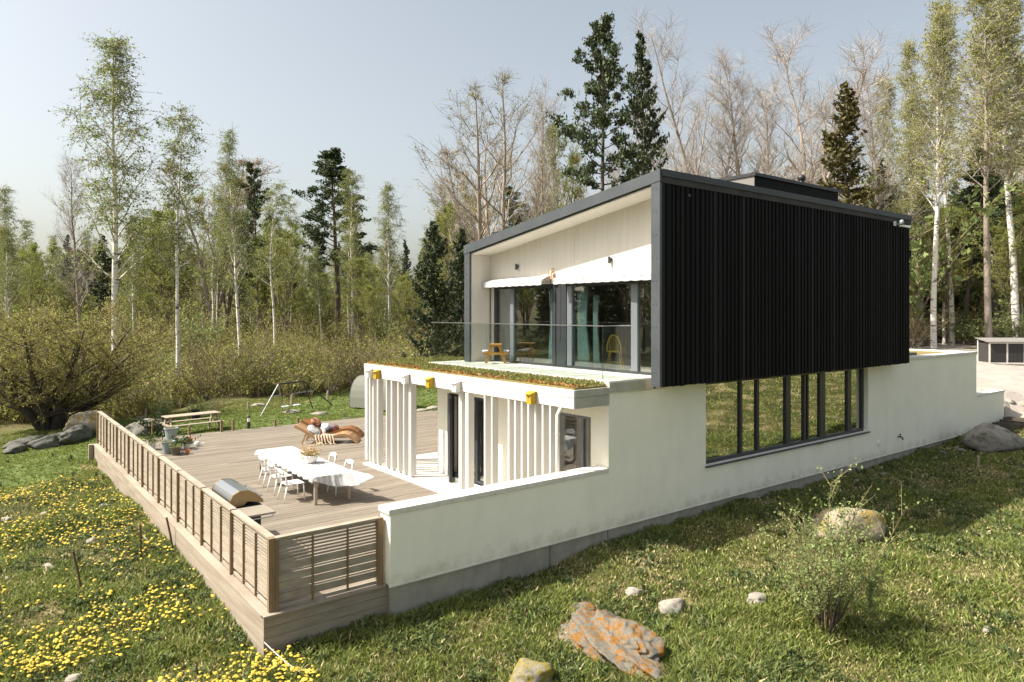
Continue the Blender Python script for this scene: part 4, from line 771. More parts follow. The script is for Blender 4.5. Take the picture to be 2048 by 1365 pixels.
# dark boards lying beside the yard wall
k=MB()
for i_ in range(9):
    x=24.3+i_*.36; k.box(x,x+.10,-.95,-.12,hz(x,-.5)+.04,hz(x,-.5)+.12)
tag(k.build('timber_grate',M['bark_dark']),'row of dark sleepers laid as steps beside the low yard wall','timber steps')
# ------------------------------------------------------------------ rocks
import bmesh
def rock(x,y,z,r,m,label,seed,rot=0,name='boulder',group=None,sub=4,sharp=.9,sink=.28,lump=.05):
    bm=bmesh.new(); bmesh.ops.create_icosphere(bm,subdivisions=sub,radius=1); g=np.random.default_rng(seed); dirs=g.normal(size=(15,3)); dirs[:,2]=np.abs(dirs[:,2])*.8+.1; dirs/=np.linalg.norm(dirs,axis=1)[:,None]; offs=g.uniform(.62,.93,15); ph=g.uniform(0,6,(3,3))
    co=np.array([v.co[:] for v in bm.verts]); s=co@dirs.T; lim=np.where(s>.2,offs/np.maximum(s,.2),9); rr=np.minimum(1,lim.min(1)); rr=rr*sharp+(1-sharp)*.9
    rr*=1+.018*np.sin(co@ph[2][[1,2,0]]*7+2*np.sin(co@ph[0]*3))+lump*np.sin(co@ph[0]*.9+1)+(lump-.05)*np.sin(co@ph[1]*1.3+co@ph[2])+.035*np.sin(co@ph[1]*2+2)+.022*np.sin(co@ph[2]*4.5)+.012*np.sin(co@ph[0][[2,0,1]]*9)+.008*np.sin(co@ph[1][[1,2,0]]*17)
    co=co*rr[:,None]*np.array(r); c_,s_=math.cos(rot),math.sin(rot); co=np.stack([co[:,0]*c_-co[:,1]*s_,co[:,0]*s_+co[:,1]*c_,co[:,2]],1)
    for v,c in zip(bm.verts,co): v.co=c
    me=bpy.data.meshes.new(name); bm.to_mesh(me); bm.free(); me.materials.append(m); me.polygons.foreach_set('use_smooth',np.ones(len(me.polygons),bool))
    o=bpy.data.objects.new(name,me); C.objects.link(o); o.location=(x,y,z+r[2]*(1-sink*2)); return tag(o,label,'rock',group)
def rk(px,py,r,m,label,seed,rot=0,**kw): x,y,z=gpos(px,py); return rock(x,y,z,r,m,label,seed,rot,**kw)
def rk2(p,q,wd,ht,m,label,seed,**kw):
    a=Vector(gpos(*p)); b=Vector(gpos(*q)); c=(a+b)/2; d_=b-a
    return rock(c.x,c.y,hz(c.x,c.y),(d_.length/2*1.12,wd,ht),m,label,seed,math.atan2(d_.y,d_.x),**kw)
rk2((1150,1240),(1312,1362),.58,.36,M['rocklichen'],'large boulder crusted with orange lichen in the foreground grass',14,sink=.37,sub=6,sharp=.85,lump=.13)
rk(1165,1222,(.22,.17,.09),M['rocklichen'],'flat lichen rock just above the large foreground boulder',2,R(-30))
rk(1060,1375,(.42,.30,.24),M['rockmoss'],'mossy yellow green boulder cut off by the bottom of the picture',3,R(20))
rk(1345,1222,(.28,.2,.15),M['rockpale'],'pale bare rock above and right of the lichen boulder',4)
rk(1268,1190,(.19,.13,.08),M['rockpale'],'small pale flat rock nearest the house wall in the lawn',5)
rk(1512,1205,(.27,.17,.10),M['rockpale'],'pale rock half hidden in grass left of the young shrub',6,R(25))
rk(1692,1082,(.80,.42,.42),M['rockgold'],'square ochre lichened boulder behind the young shrub',7,R(-35),sink=.12)
rk(1985,900,(1.05,.62,.50),M['rock'],'big smooth grey boulder near the steps at the right edge',8,R(-30),sink=.15)
rk(1974,1265,(.085,.07,.06),M['rockpale'],'small white stone alone in the right hand lawn',9)
for i_,(px,py,r) in enumerate(((60,893,(.9,.4,.24)),(105,893,(.75,.4,.32)),(150,884,(.7,.4,.38)),(28,905,(.5,.3,.16)))):
    rk(px,py,r,M['rockdark'],['long dark mossy boulder left of the multi stemmed bush foot','dark boulder directly before the foot of the multi stemmed bush','tallest dark boulder between bush and fence end','low dark boulder at the left picture edge'][i_],20+i_,R(20*i_),sink=.2)
rk(176,868,(.9,.6,.62),M['rockgold'],'rounded ochre topped boulder just behind the far fence end',31,R(10),sink=.15)
rk(295,868,(.9,.5,.42),M['rock'],'grey boulder beside the dark dwarf bush behind the fence',32,R(10))
for i_,(px,py,s,lb) in enumerate(((212,1018,.22,'pale stone high on the slope nearest the deck cladding'),(185,1083,.15,'flat pale stone in dry grass above the lone rod'),(97,1140,.17,'pale stone left of the leaning rod'),(14,1042,.16,'white stone at the left picture edge'),(193,1327,.11,'white stone among the dandelions at the bottom'),(88,1030,.11,'little white stone upper left of the slope'),(16,1160,.09,'tiny white stone at the left edge lower down'),(150,1360,.14,'tan stone cut by the bottom edge among dandelions'),(320,1378,.16,'sandy stone at the bottom edge left of the deck corner'))):
    rk(px,py,(s,s*.7,s*.45),M['rockpale'],lb,40+i_,R(50*i_),name='stone',sub=3,group='stones in the dandelion slope')
for i_,(px,py,s,lb) in enumerate(((518,812,.28,'pale stone behind the left swing leg'),(640,830,.30,'flat pale stone right of the swing'),(585,826,.34,'long pale flat stone under the swing seats'),(710,812,.22,'stone beside the polytunnel'),(843,822,.22,'pale stone seen between porch posts'),(868,818,.3,'pale stone seen left of the porch wall'),(852,772,.35,'pale rock far back between porch posts'),(695,838,.16,'small stone at the deck edge right of the loungers'))):
    rk(px,py,(s*1.3,s*.8,s*.35),M['rockpale'],lb,60+i_,R(-35),name='stone',sub=3,group='stones on the lawn behind the deck')
for i_,(x,y,s) in enumerate(((19.5,-.7,.12),(20.3,-.55,.16),(21.1,-.8,.13),(21.6,-.5,.1),(22.4,-.7,.17),(18.8,-.5,.1),(23.1,-.45,.12),(28.3,-.6,.3),(28.9,-.2,.26),(29.5,-.75,.32),(28.5,.2,.2),(30.1,-.2,.28),(16.5,-.55,.08),(14.9,-.6,.09))):
    rock(x,y,hz(x,y),(s*1.3,s,s*.6),M['rockpale'] if x>28 else M['rock'],'rough pale rock on the bank at the end of the yard wall' if x>28 else 'small rough stone along the foot of the long wall',80+i_,i_,name='stone',group='pale rocks on the bank by the yard' if x>28 else 'stones along the wall foot',sub=3)
x,y,z=gpos(1957,935); k=MB(); k.tube([(x,y,z-.1),(x,y,z+.33)],.03,7); tag(k.build('wooden_stake',M['pic']),'short stake in the shaded lawn below the right hand boulder','stake')
# ------------------------------------------------------------------ trees
def quads(mb):
    out=[]
    if mb.v:
        V=np.array(mb.v,float); F=[f for f in mb.f if len(f)==4]; mi=[m_ for f,m_ in zip(mb.f,mb.m) if len(f)==4]
        out.append((V,np.array(F,int),np.array(mi),np.ones(len(F))))
    for V,F,mi,t in mb.np: out.append((V,F,np.full(len(F),mi),np.ones(len(F)) if t is None else np.broadcast_to(np.asarray(t,float),(len(F),))))
    return out
def grow(seed,Ht,r0,cb=.3,nprim=26,plen=2.6,ang=(25,50),up=.10,nsub=5,slen=.38,ntw=4,twl=.5,nleaf=6,ls=.07,droop=0.,leads=1,fork=.25,splay=.28,wig=.03,shape=lambda t:math.sin(PI*min(1,.25+.8*t))**.8+.1,twr=.010,asp=.65,leafdroop=.3,subup=.25,tvar=(.6,1.45),crook=.10):
    g=random.Random(seed); ng=np.random.default_rng(seed); tr=MB(); cr=MB(); axes=[]
    def path(p,d,L,n_,w,curve):
        pts=[Vector(p)]; d=Vector(d).normalized()
        for _ in range(n_):
            d=(d+Vector((g.gauss(0,w),g.gauss(0,w),curve))).normalized(); pts.append(pts[-1]+d*L/n_)
        return pts
    if leads==1:
        pts=path((0,0,-.15),(0,0,1),Ht,14,wig,.04); axes.append((pts,r0,cb))
    else:
        p0=path((0,0,-.15),(0,0,1),Ht*fork,4,wig,.05) if fork>.03 else None
        if p0: tr.tube(p0,[r0*(1-.06*i) for i in range(5)],8,cap=False)
        b=p0[-1] if p0 else Vector((0,0,-.1))
        for k_ in range(leads):
            a=2*PI*k_/leads+g.uniform(-.5,.5); s=splay*g.uniform(.5,1.25); o=Vector((math.cos(a),math.sin(a),0))
            axes.append((path(b+(o*r0*.8 if not p0 else o*0),(math.cos(a)*s,math.sin(a)*s,1),Ht*(1-fork)*g.uniform(.82,1.02),10,wig*1.5,.03),r0*(.62 if p0 else g.uniform(.35,.6)),max(0,(cb-fork)/(1-fork))))
    A=[];B=[];SA=[];SB=[];LP=[]
    for pts,r,c in axes:
        n_=len(pts)-1; tr.tube(pts,[r*(1-i/n_)**.85+.012 for i in range(n_+1)],7,cap=False); m_=int(nprim/len(axes)) 
        for q_ in range(m_):
            t=c+(1-c)*(q_+g.random())/m_*.985; f=t*n_; j=min(int(f),n_-1); p=pts[j].lerp(pts[j+1],f-j); tt=(t-c)/(1-c+1e-6)
            L=plen*shape(tt)*g.uniform(.65,1.2); a=q_*2.4+g.uniform(-.6,.6); el=R(g.uniform(*ang)); 
            ad=(pts[j+1]-pts[j]).normalized(); dv=(Vector((math.cos(a),math.sin(a),0))*math.cos(el)+ad*math.sin(el))
            bp_=path(p,dv,L,5,crook,up); rr=max(.012,r*(1-t)*.45+.010); tr.tube(bp_,[rr*(1-i/6) for i in range(6)],4,cap=False)
            for s_ in range(nsub):
                u=g.uniform(.2,1)*5; ju=min(int(u),4); sp=bp_[ju].lerp(bp_[ju+1],u-ju); sdv=((bp_[ju+1]-bp_[ju]).normalized()+Vector((g.gauss(0,.6),g.gauss(0,.6),g.gauss(subup,.35)))).normalized()
                sl_=L*slen*g.uniform(.5,1.15); mid=sp+sdv*sl_*.55; end=mid+(sdv+Vector((0,0,-droop*1.2))).normalized()*sl_*.5
                SA+=[sp[:],mid[:]]; SB+=[mid[:],end[:]]
                for w_ in range(ntw):
                    v=g.random(); ts=(sp.lerp(mid,v*2) if v<.5 else mid.lerp(end,v*2-1)); td=(sdv*.6+Vector((g.gauss(0,.6),g.gauss(0,.6),g.gauss(.15-droop*1.6,.35)))).normalized(); te=ts+td*twl*g.uniform(.5,1.3)
                    A.append(ts[:]);B.append(te[:])
                    for _ in range(nleaf):
                        q2=ts.lerp(te,g.uniform(.15,1.05)); LP.append((q2.x+g.gauss(0,.05),q2.y+g.gauss(0,.05),q2.z+g.gauss(0,.05)))
    V,F=sticks(SA,SB,twr*1.7,ng); cr.arr(V,F,1,np.tile(ng.uniform(.8,1.2,len(SA)),3))
    V,F=sticks(A,B,twr,ng); cr.arr(V,F,1,np.tile(ng.uniform(.7,1.3,len(A)),3))
    if LP:
        V,F=leaves(LP,ls,asp,leafdroop,ng); cr.arr(V,F,0,ng.uniform(*tvar,len(LP)))
    return tr,cr
def pine(seed,Ht,r0,cb=.4,nprim=34,plen=3.2,needle=.24):
    g=random.Random(seed); ng=np.random.default_rng(seed); tr=MB(); cr=MB(); P=[];A=[];B=[]
    pts=[Vector((0,0,-.2))]; d=Vector((0,0,1))
    for _ in range(14): d=(d+Vector((g.gauss(0,.025),g.gauss(0,.025),.05))).normalized(); pts.append(pts[-1]+d*Ht/14)
    tr.tube(pts,[r0*(1-i/14)**.75+.02 for i in range(15)],8,cap=False)
    for q_ in range(nprim):
        t=cb+(1-cb)*(q_+g.random())/nprim*.98; f=t*14; j=min(int(f),13); p=pts[j].lerp(pts[j+1],f-j); tt=(t-cb)/(1-cb)
        L=plen*(.42+.75*math.sin(PI*(.28+.66*tt)))*g.uniform(.55,1.2)*(1.1-.55*tt); a=q_*2.4+g.uniform(-.7,.7); el=R(-5+55*tt+g.uniform(-10,12)); dv=Vector((math.cos(a)*math.cos(el),math.sin(a)*math.cos(el),math.sin(el)))
        bp_=[p]
        for _ in range(5): dv=(dv+Vector((g.gauss(0,.12),g.gauss(0,.12),.09))).normalized(); bp_.append(bp_[-1]+dv*L/5)
        tr.tube(bp_,[max(.015,r0*(1-t)*.32+.02)*(1-i/6.5) for i in range(6)],5,cap=False)
        for s_ in range(9):
            u=5*(1-.72*g.random()**1.3); ju=min(int(u),4); sp=bp_[ju].lerp(bp_[ju+1],u-ju); e_=sp+Vector((g.gauss(0,.32),g.gauss(0,.32),g.gauss(.16,.14)))*L*.3; A.append(sp[:]);B.append(e_[:])
            n_=54; c_=np.array(e_[:]); rr=ng.uniform(.24,.46)*(.6+.12*L)
            P.append(c_+ng.normal(size=(n_,3))*np.array([rr,rr,rr*.5])*.62)
    P=np.concatenate(P); V,F=sticks(A,B,.02,ng); cr.arr(V,F,1); V,F=leaves(P,needle,.42,-.35,ng); cr.arr(V,F,0,ng.uniform(.55,1.5,len(P))); return tr,cr
def spruce(seed,Ht,r0,Lm,nwh=34,dens=26,base=.03,droop=.35,ls=.30,ragged=.25):
    g=random.Random(seed); ng=np.random.default_rng(seed); tr=MB(); cr=MB(); P=[];A=[];B=[]
    pts=[Vector((g.gauss(0,.02)*i,g.gauss(0,.02)*i,-.2+Ht*i/12)) for i in range(13)]; tr.tube(pts,[r0*(1-i/12)+.015 for i in range(13)],7,cap=False)
    for wq in range(nwh):
        t=base+(1-base)*((wq+.5)/nwh)**.9; z=Ht*t
        for b in range(6):
            L=Lm*((1-t)**.8*(1.0-.25*max(0,.15-t)/.15)+.035)*g.uniform(1-ragged*1.6,1+ragged); a=g.uniform(0,2*PI); up_=.75*t-.18
            c=np.array([pts[min(12,int(t*12))].x,pts[min(12,int(t*12))].y,z]); n_=max(5,int(dens*(L/Lm)**.7))
            s=ng.random(n_)**.65; zz=up_*s*L-droop*np.sin(PI*np.minimum(1,s*.9))*L*.45+.12*L*np.maximum(0,s-.7)
            d_=np.array([math.cos(a),math.sin(a),0]); w_=np.array([-math.sin(a),math.cos(a),0]); side=ng.normal(size=n_)*(.10+.20*L*.3*(1-s*.6))
            P.append(c+d_*(s*L)[:,None]+w_*side[:,None]+np.array([0,0,1])*(zz-np.abs(ng.normal(size=n_))*.12-np.abs(side)*.35)[:,None])
            m_=4; sv=np.linspace(0,1,m_+1); zl=up_*sv*L-droop*np.sin(PI*np.minimum(1,sv*.9))*L*.45+.12*L*np.maximum(0,sv-.7); q_=c+d_*(sv*L)[:,None]+np.array([0,0,1])*zl[:,None]; A+=list(q_[:-1]);B+=list(q_[1:])
    P=np.concatenate(P); V,F=sticks(A,B,.018,ng); cr.arr(V,F,1); V,F=leaves(P,ls,.42,.55,ng); cr.arr(V,F,0,ng.uniform(.5,1.6,len(P))); return tr,cr
def shrub_geo(seed,Ht,nst,splay,nleaf,ls,twr=.008,ntw=9):
    g=random.Random(seed); ng=np.random.default_rng(seed); tr=MB(); cr=MB(); A=[];B=[];LP=[]
    for s_ in range(nst):
        a=g.uniform(0,2*PI); sp=splay*g.uniform(.15,1.2); p=Vector((math.cos(a)*.12*g.random(),math.sin(a)*.12*g.random(),-.05)); d=Vector((math.cos(a)*sp,math.sin(a)*sp,1)).normalized(); pts=[p]; L=Ht*g.uniform(.55,1.1)
        for _ in range(6): d=(d+Vector((g.gauss(0,.1),g.gauss(0,.1),.02))).normalized(); pts.append(pts[-1]+d*L/6)
        tr.tube(pts,[(.005+.0045*Ht)*(1-i/6.6) for i in range(7)],4,cap=False)
        for _ in range(ntw):
            u=g.uniform(.25,1)*6; j=min(int(u),5); q_=pts[j].lerp(pts[j+1],u-j); e_=q_+((pts[j+1]-pts[j]).normalized()*.5+Vector((g.gauss(0,.55),g.gauss(0,.55),g.gauss(.25,.3)))).normalized()*Ht*.17*g.uniform(.5,1.4); A.append(q_[:]);B.append(e_[:])
            for _ in range(nleaf): v=q_.lerp(e_,g.uniform(.1,1.1)); LP.append((v.x+g.gauss(0,.03),v.y+g.gauss(0,.03),v.z+g.gauss(0,.03)))
    V,F=sticks(A,B,twr,ng); cr.arr(V,F,1,np.tile(ng.uniform(.7,1.3,len(A)),3))
    if LP: V,F=leaves(LP,ls,.6,.1,ng); cr.arr(V,F,0,ng.uniform(.55,1.5,len(LP)))
    return tr,cr
birchshape=lambda t:(1-.72*t)*(.75+.3*math.sin(PI*t))
columnar=lambda t:(1-.55*t)*.9
SPEC={ # kind: (height, list of generators, bark, leaf material, twig material)
 'birch':(16,[lambda s=s_:grow(s,16,.15,cb=.34,nprim=46,plen=3.0,ang=(42,68),up=.015,nsub=6,slen=.36,ntw=6,twl=.75,nleaf=8,ls=.075,droop=.55,shape=birchshape,wig=.022,subup=.15,twr=.007) for s_ in(1,2,3,4)],'bark_birch','lf_birch','twigbrown'),
 'youngbirch':(13,[lambda s=s_:grow(s,13,.085,cb=.42,nprim=30,plen=1.7,ang=(35,62),up=.02,nsub=5,slen=.42,ntw=6,twl=.6,nleaf=8,ls=.07,droop=.5,shape=columnar,wig=.035,subup=.1,twr=.007) for s_ in(11,12,13)],'bark_birch','lf_birch','twigbrown'),
 'spring':(15,[lambda s=s_:grow(s,15,.2,cb=.25,nprim=52,plen=3.3,ang=(35,62),up=.06,nsub=7,slen=.36,ntw=6,twl=.6,nleaf=9,ls=.10,leads=3,fork=.16,splay=.24) for s_ in(21,22,23)],'bark_grey','lf_spring','twigolive'),
 'reddish':(15,[lambda s=s_:grow(s,15,.22,cb=.3,nprim=66,plen=3.3,ang=(42,66),up=.05,nsub=6,slen=.36,ntw=5,twl=.55,nleaf=3,ls=.085,crook=.16,leads=3,fork=.14,splay=.22) for s_ in(31,32)],'bark_warm','lf_bud','twig'),
 'bare':(16,[lambda s=s_,n_=n_,n2=n2_:grow(s,16,.19,cb=.26,nprim=n2,plen=3.4,ang=(32,62),up=.10,nsub=8,slen=.40,ntw=7,twl=.75,nleaf=0,leads=n_,fork=.2,splay=.24,twr=.0055,subup=.35,crook=.17,wig=.035,shape=lambda t:(1-.62*t)*.95+.05) for s_,n_,n2_ in((41,1,50),(42,1,60),(43,3,70),(44,2,60))],'bark_warm','lf_bud','twig'),
 'ash':(16,[lambda s=s_:grow(s,16,.26,cb=.2,nprim=64,plen=4.2,ang=(30,58),up=.10,nsub=7,slen=.34,ntw=6,twl=.6,nleaf=1,ls=.075,leads=3,fork=.13,splay=.34,twr=.0065,crook=.22) for s_ in(51,52)],'bark_warm','lf_yel','twigbrown'),
 'pine':(18,[lambda s=s_,c=c:pine(s,18,.22,cb=c) for s_,c in((61,.34),(62,.42),(63,.5))],'bark_pine','lf_pine','bark_dark'),
 'spruce':(18,[lambda s=s_,l_=l_:spruce(s,18,.22,l_,nwh=40,dens=70) for s_,l_ in((71,3.1),(72,3.5),(73,2.6))],'bark_dark','lf_spruce','bark_dark'),
 'weep':(11,[lambda s=s_:spruce(s,11,.2,3.0,nwh=30,dens=105,base=.0,droop=.75,ls=.25,ragged=.35) for s_ in(76,77)],'bark_dark','lf_spruce','bark_dark'),
 'tall':(20,[lambda s=s_:grow(s,20,.17,cb=.42,nprim=50,plen=3.0,ang=(42,66),up=.04,nsub=6,slen=.38,ntw=6,twl=.7,nleaf=6,ls=.095,droop=.2,leads=l_,fork=.4,splay=.16,wig=.02,shape=birchshape) for s_,l_ in((81,1),(82,2),(83,1))],'bark_birch','lf_yel','twig'),
 'shrub':(3.2,[lambda s=s_:shrub_geo(s,3.2,22,.75,5,.075) for s_ in(91,92,93,94)],'bark_grey','lf_olive','twigolive'),
 'bareshrub':(3.0,[lambda s=s_:shrub_geo(s,3.0,26,.9,1,.06,ntw=14) for s_ in(95,96)],'bark_grey','lf_olive','twigolive'),
 'leafshrub':(2.4,[lambda s=s_:shrub_geo(s,2.4,26,.8,10,.085) for s_ in(97,98)],'bark_grey','lf_shrub','twigolive'),
}
GEO={}; PROTO={}
def geo(kind,i):
    hh,gens,*_=SPEC[kind]; i%=len(gens)
    if (kind,i) not in GEO: GEO[(kind,i)]=gens[i]()
    return GEO[(kind,i)]
KN={'birch':('birch_tree','birch'),'youngbirch':('birch_tree','birch'),'spring':('leafing_tree','tree'),'reddish':('leafing_tree','tree'),'bare':('bare_tree','tree'),'ash':('bare_tree','tree'),'pine':('pine_tree','pine'),'spruce':('spruce_tree','spruce'),'weep':('spruce_tree','spruce'),'tall':('birch_tree','birch'),'shrub':('shrub','shrub'),'bareshrub':('shrub','shrub'),'leafshrub':('shrub','shrub')}
def tree(kind,i,x,y,Hm,label,group=None,wide=1.,rot=None,lean=(0,0),leafmat=None,bark=None):
    hh,gens,bk,lf,tw=SPEC[kind]; i%=len(gens); name,cat=KN[kind]; s=Hm/hh; key=(kind,i,leafmat,bark)
    t=thing(name,label,cat,(x,y,hz(x,y)),rnd.uniform(0,6.28) if rot is None else rot,group); t.scale=(s*wide,s*wide,s); t.rotation_euler[0]=lean[0]; t.rotation_euler[1]=lean[1]
    if key not in PROTO:
        tr,cr=geo(kind,i); a=tr.build('trunk' if cat!='shrub' else 'stems',M[bark or bk],t,False,smooth=True); b=cr.build('crown',[M[leafmat or lf],M[tw]],t,False); PROTO[key]=(a.data,b.data)
    else:
        for nm,me in zip(('trunk' if cat!='shrub' else 'stems','crown'),PROTO[key]):
            o=bpy.data.objects.new(nm,me); C.objects.link(o); o.parent=t
    return t
def ptree(kind,i,px,d,top,label,group=None,**kw):
    x,y=at(px,d); return tree(kind,i,x,y,CZ+(HY-top)/FPX*d-hz(x,y),label,group,**kw)
# -- left woods, near to far
ptree('birch',0,229,36,78,'tallest birch, standing by the far end of the slatted fence',wide=1.05,rot=.4)
ptree('youngbirch',0,356,37.5,212,'slim leaning birch right of the tallest one, with a tufted top',lean=(.0,.035),rot=1.0,wide=1.0)
ptree('birch',1,482,45,262,'white stemmed birch rising behind the swing set and bollard lamp',wide=.72)
ptree('youngbirch',1,553,50,362,'pale slim birch between the orange stemmed pine and the broad pine',wide=1.1)
ptree('birch',2,705,62,348,'white stemmed birch close on the right of the broad pine',wide=.9)
ptree('birch',3,778,66,372,'leafy birch nearest the dark spruces beside the house',wide=.95)
ptree('youngbirch',2,738,58,520,'small wavy stemmed birch below the leafy one',wide=1.1)
ptree('youngbirch',1,427,56,400,'short white birch stem in front of the reddish tree',wide=1.)
ptree('reddish',0,425,62,300,'broad reddish budding tree with two dark stems, left woods',wide=1.25)
ptree('spring',0,455,66,330,'fresh green tree merging with the reddish one',wide=.8)
ptree('pine',0,518,60,335,'slender pine with orange stem left of the gap in the trees',wide=.72)
ptree('pine',1,676,72,312,'broad dark pine standing alone against the sky, left woods',wide=1.25,rot=2.2)
ptree('bare',0,155,52,330,'thin bare tree left of the tallest birch',wide=.85)
ptree('spring',1,62,62,482,'round crowned green tree at the far left against the sky',wide=.95)
ptree('birch',1,272,60,430,'pale green birch behind the tallest one on its right')
ptree('birch',2,315,66,445,'pale green birch behind the slim leaning one',wide=.9)
ptree('spruce',0,205,66,470,'dark spruce behind the tallest birch',wide=1.1)
ptree('spruce',2,95,80,578,'small dark spruce by the round crowned green tree')
ptree('spruce',1,585,82,535,'small pointed spruce in the gap between the pines')
ptree('pine',2,170,70,500,'dark pine crown left of the tallest birch',wide=1.1)
ptree('bareshrub',0,395,40,640,'spindly bare young tree between the two left birches',wide=.6)
# -- beside and behind the house
ptree('weep',0,872,38,440,'dense dark spruce with hanging boughs beside the black box',wide=.88)
ptree('weep',1,925,42,455,'second dense dark spruce half behind the grey front post',wide=.85)
ptree('spring',2,893,52,395,'pale green tree top rising out of the dense dark spruces',wide=.55)
ptree('ash',0,985,50,155,'wide bare tree with forking limbs above the low end of the roof',wide=1.1,rot=2.6)
ptree('bare',1,1082,56,205,'slender bare tree between the wide one and the tall pine',wide=.8)
ptree('spring',0,1128,62,215,'thin leafing tree left of the tall pine',wide=.55)
ptree('pine',2,1205,54,62,'tall pine with orange stem behind the roof',wide=.74,rot=3.6)
ptree('spruce',1,1285,50,62,'tallest spruce beside the tall pine behind the roof',wide=.72)
ptree('bare',2,1345,58,150,'bare tree close on the right of the tallest spruce',wide=.95)
ptree('bare',3,1408,60,62,'tall bare tree with a straight pale stem, left of the roof monitor',wide=1.05)
ptree('bare',0,1475,62,118,'bare tree above the roof monitor',wide=1.05)
ptree('bare',1,1535,66,190,'shorter bare tree right of the roof monitor',wide=1.1)
ptree('bare',3,1603,55,38,'tallest bare tree with a conical crown and thick stem',wide=1.15,rot=1.)
ptree('bare',2,1660,64,150,'hazy bare tree between the conical one and the pointed spruce',wide=.9)
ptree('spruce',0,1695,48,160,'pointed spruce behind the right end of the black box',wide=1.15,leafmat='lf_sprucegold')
ptree('bare',0,1750,60,150,'bare tree just right of the pointed spruce',wide=.85)
ptree('tall',1,1868,50,40,'forked green birch with thick white stem right of the black box',wide=1.0,rot=.8)
ptree('tall',0,1905,60,-10,'thin birch just right of the forked one',wide=.8)
ptree('tall',2,1978,54,-40,'tall yellowish birch behind the left end of the bin store',wide=1.05,bark='bark_warm')
ptree('tall',0,2032,55,-60,'tall yellowish birch behind the middle of the bin store',wide=1.1,rot=4.)
ptree('tall',1,1990,66,20,'paler birch between the two yellowish ones',wide=.9,bark='bark_warm')
ptree('tall',2,1822,66,90,'slender birch close to the corner of the black box',wide=.7)
# -- fillers: trees of the woods that nothing tells apart
def fill(n_,px0,px1,d0,d1,t0,t1,kinds,label,group,wide=(.75,1.15)):
    for _ in range(n_):
        px=rnd.uniform(px0,px1); d=rnd.uniform(d0,d1); ptree(rnd.choice(kinds),rnd.randrange(4),px,d,rnd.uniform(t0,t1)+(d-d0)*.6,label,group,wide=rnd.uniform(*wide))
GL='trees deep in the left woods'; GB='trees far behind the roof'; GR='trees deep in the right woods'
fill(16,-60,830,74,104,455,545,['birch','youngbirch','birch'],'pale birch deep in the left woods, one of many',GL)
fill(9,-20,820,54,72,370,470,['spring','birch','spring','youngbirch'],'leafing tree in the middle of the left woods, one of many',GL)
fill(12,130,850,78,108,470,560,['pine','spruce','spruce'],'dark conifer deep in the left woods, one of many',GL)
fill(34,-80,850,52,92,470,585,['spring','spring','birch'],'low leafing tree deep in the left woods, one of many',GL)
fill(14,940,1760,70,95,250,380,['bare','bare','reddish'],'bare tree far behind the roof, one of many',GB)
fill(14,900,1800,62,92,350,440,['spring','pine','spring'],'leafing tree low behind the roof, one of many',GB)
fill(9,1760,2120,64,90,90,260,['tall','bare','tall'],'slender tree deep in the right woods, one of many',GR)
fill(12,1740,2140,60,88,300,430,['spruce','pine','spruce'],'dark conifer deep in the right woods, one of many',GR,(.9,1.4))
fill(30,1770,2150,56,84,330,540,['spring','leafshrub','spring','birch'],'low leafing tree in the right woods, one of many',GR,(.8,1.3))
# seen only as reflections in the balcony glass
for i_,(x,y,h,kd) in enumerate(((-26,30,15,'ash'),(-20,44,16,'birch'),(-34,40,14,'pine'),(-42,52,15,'spruce'),(-30,58,16,'birch'),(-48,40,13,'spruce'),(-15,38,12,'spring'))):
    tree(kd,i_,x,y,h,'tree left of the view, mirrored in the balcony glass','trees mirrored in the balcony glass')
# -- the multi stemmed bush at the left and other single shrubs
x,y,z,_=ground(102,884); x,y=at(102,28.5); z=hz(x,y)
t=thing('hazel_bush','big multi stemmed olive bush spreading over dark boulders at the left','bush',(x,y,z))
tr,cr=grow(301,5.6,.34,cb=.12,nprim=150,plen=2.9,ang=(8,42),up=.06,nsub=7,slen=.42,ntw=7,twl=.5,nleaf=5,ls=.06,leads=12,fork=.0,splay=.72,wig=.05,shape=lambda t:.95-.45*t,twr=.009,subup=.2)
tr.build('stems',M['bark_dark'],t,False,smooth=True); cr.build('crown',[M['lf_olive'],M['twigolive']],t,False); t.scale=(.92,.92,.98)
x,y,z=gpos(1652,1262); t=thing('young_shrub','airy young shrub with long upright shoots in the foreground lawn','shrub',(x,y,z))
tr,cr=shrub_geo(311,1.9,24,.62,13,.04,.004,17); tr.build('stems',M['bark_dark'],t,False); cr.build('crown',[M['lf_shrub'],M['twigolive']],t,False)
t2,c2=shrub_geo(313,2.4,8,.42,22,.036,.004,12)
t2.build('long_shoots',M['lf_dry'],t,False); c2.build('shoot_leaves',[M['lf_shrub'],M['twigolive']],t,False)
x,y,z=gpos(1738,1262); t=thing('pine_sapling','thin pale pine sapling right of the young shrub','sapling',(x,y,z)); k=MB(); k.tube([(0,0,-.05),(.02,.02,.35),(.09,-.03,.86)],[.014,.010,.005],6); k.build('stem',M['lf_dry'],t,False)
P=np.array([(.02+.05*f,.0,.12+.75*f) for f in nrg.random(90)]); k=MB(); dv=nrg.normal(size=(90,3)); dv[:,2]=np.abs(dv[:,2])*.4; dv/=np.linalg.norm(dv,axis=1)[:,None]; E_=P+dv*nrg.uniform(.1,.34,90)[:,None]; V,F=sticks(P,E_,.004); k.arr(V,F,1); f=nrg.random(2200); ix=nrg.integers(0,90,2200); Q=P[ix]*(1-f[:,None])+E_[ix]*f[:,None]+nrg.normal(size=(2200,3))*.015; V,F=leaves(Q,.05,.22); k.arr(V,F,0,nrg.uniform(.7,1.5,2200)); k.build('needles',[M['lf_shrub'],M['lf_dry']],t,False)
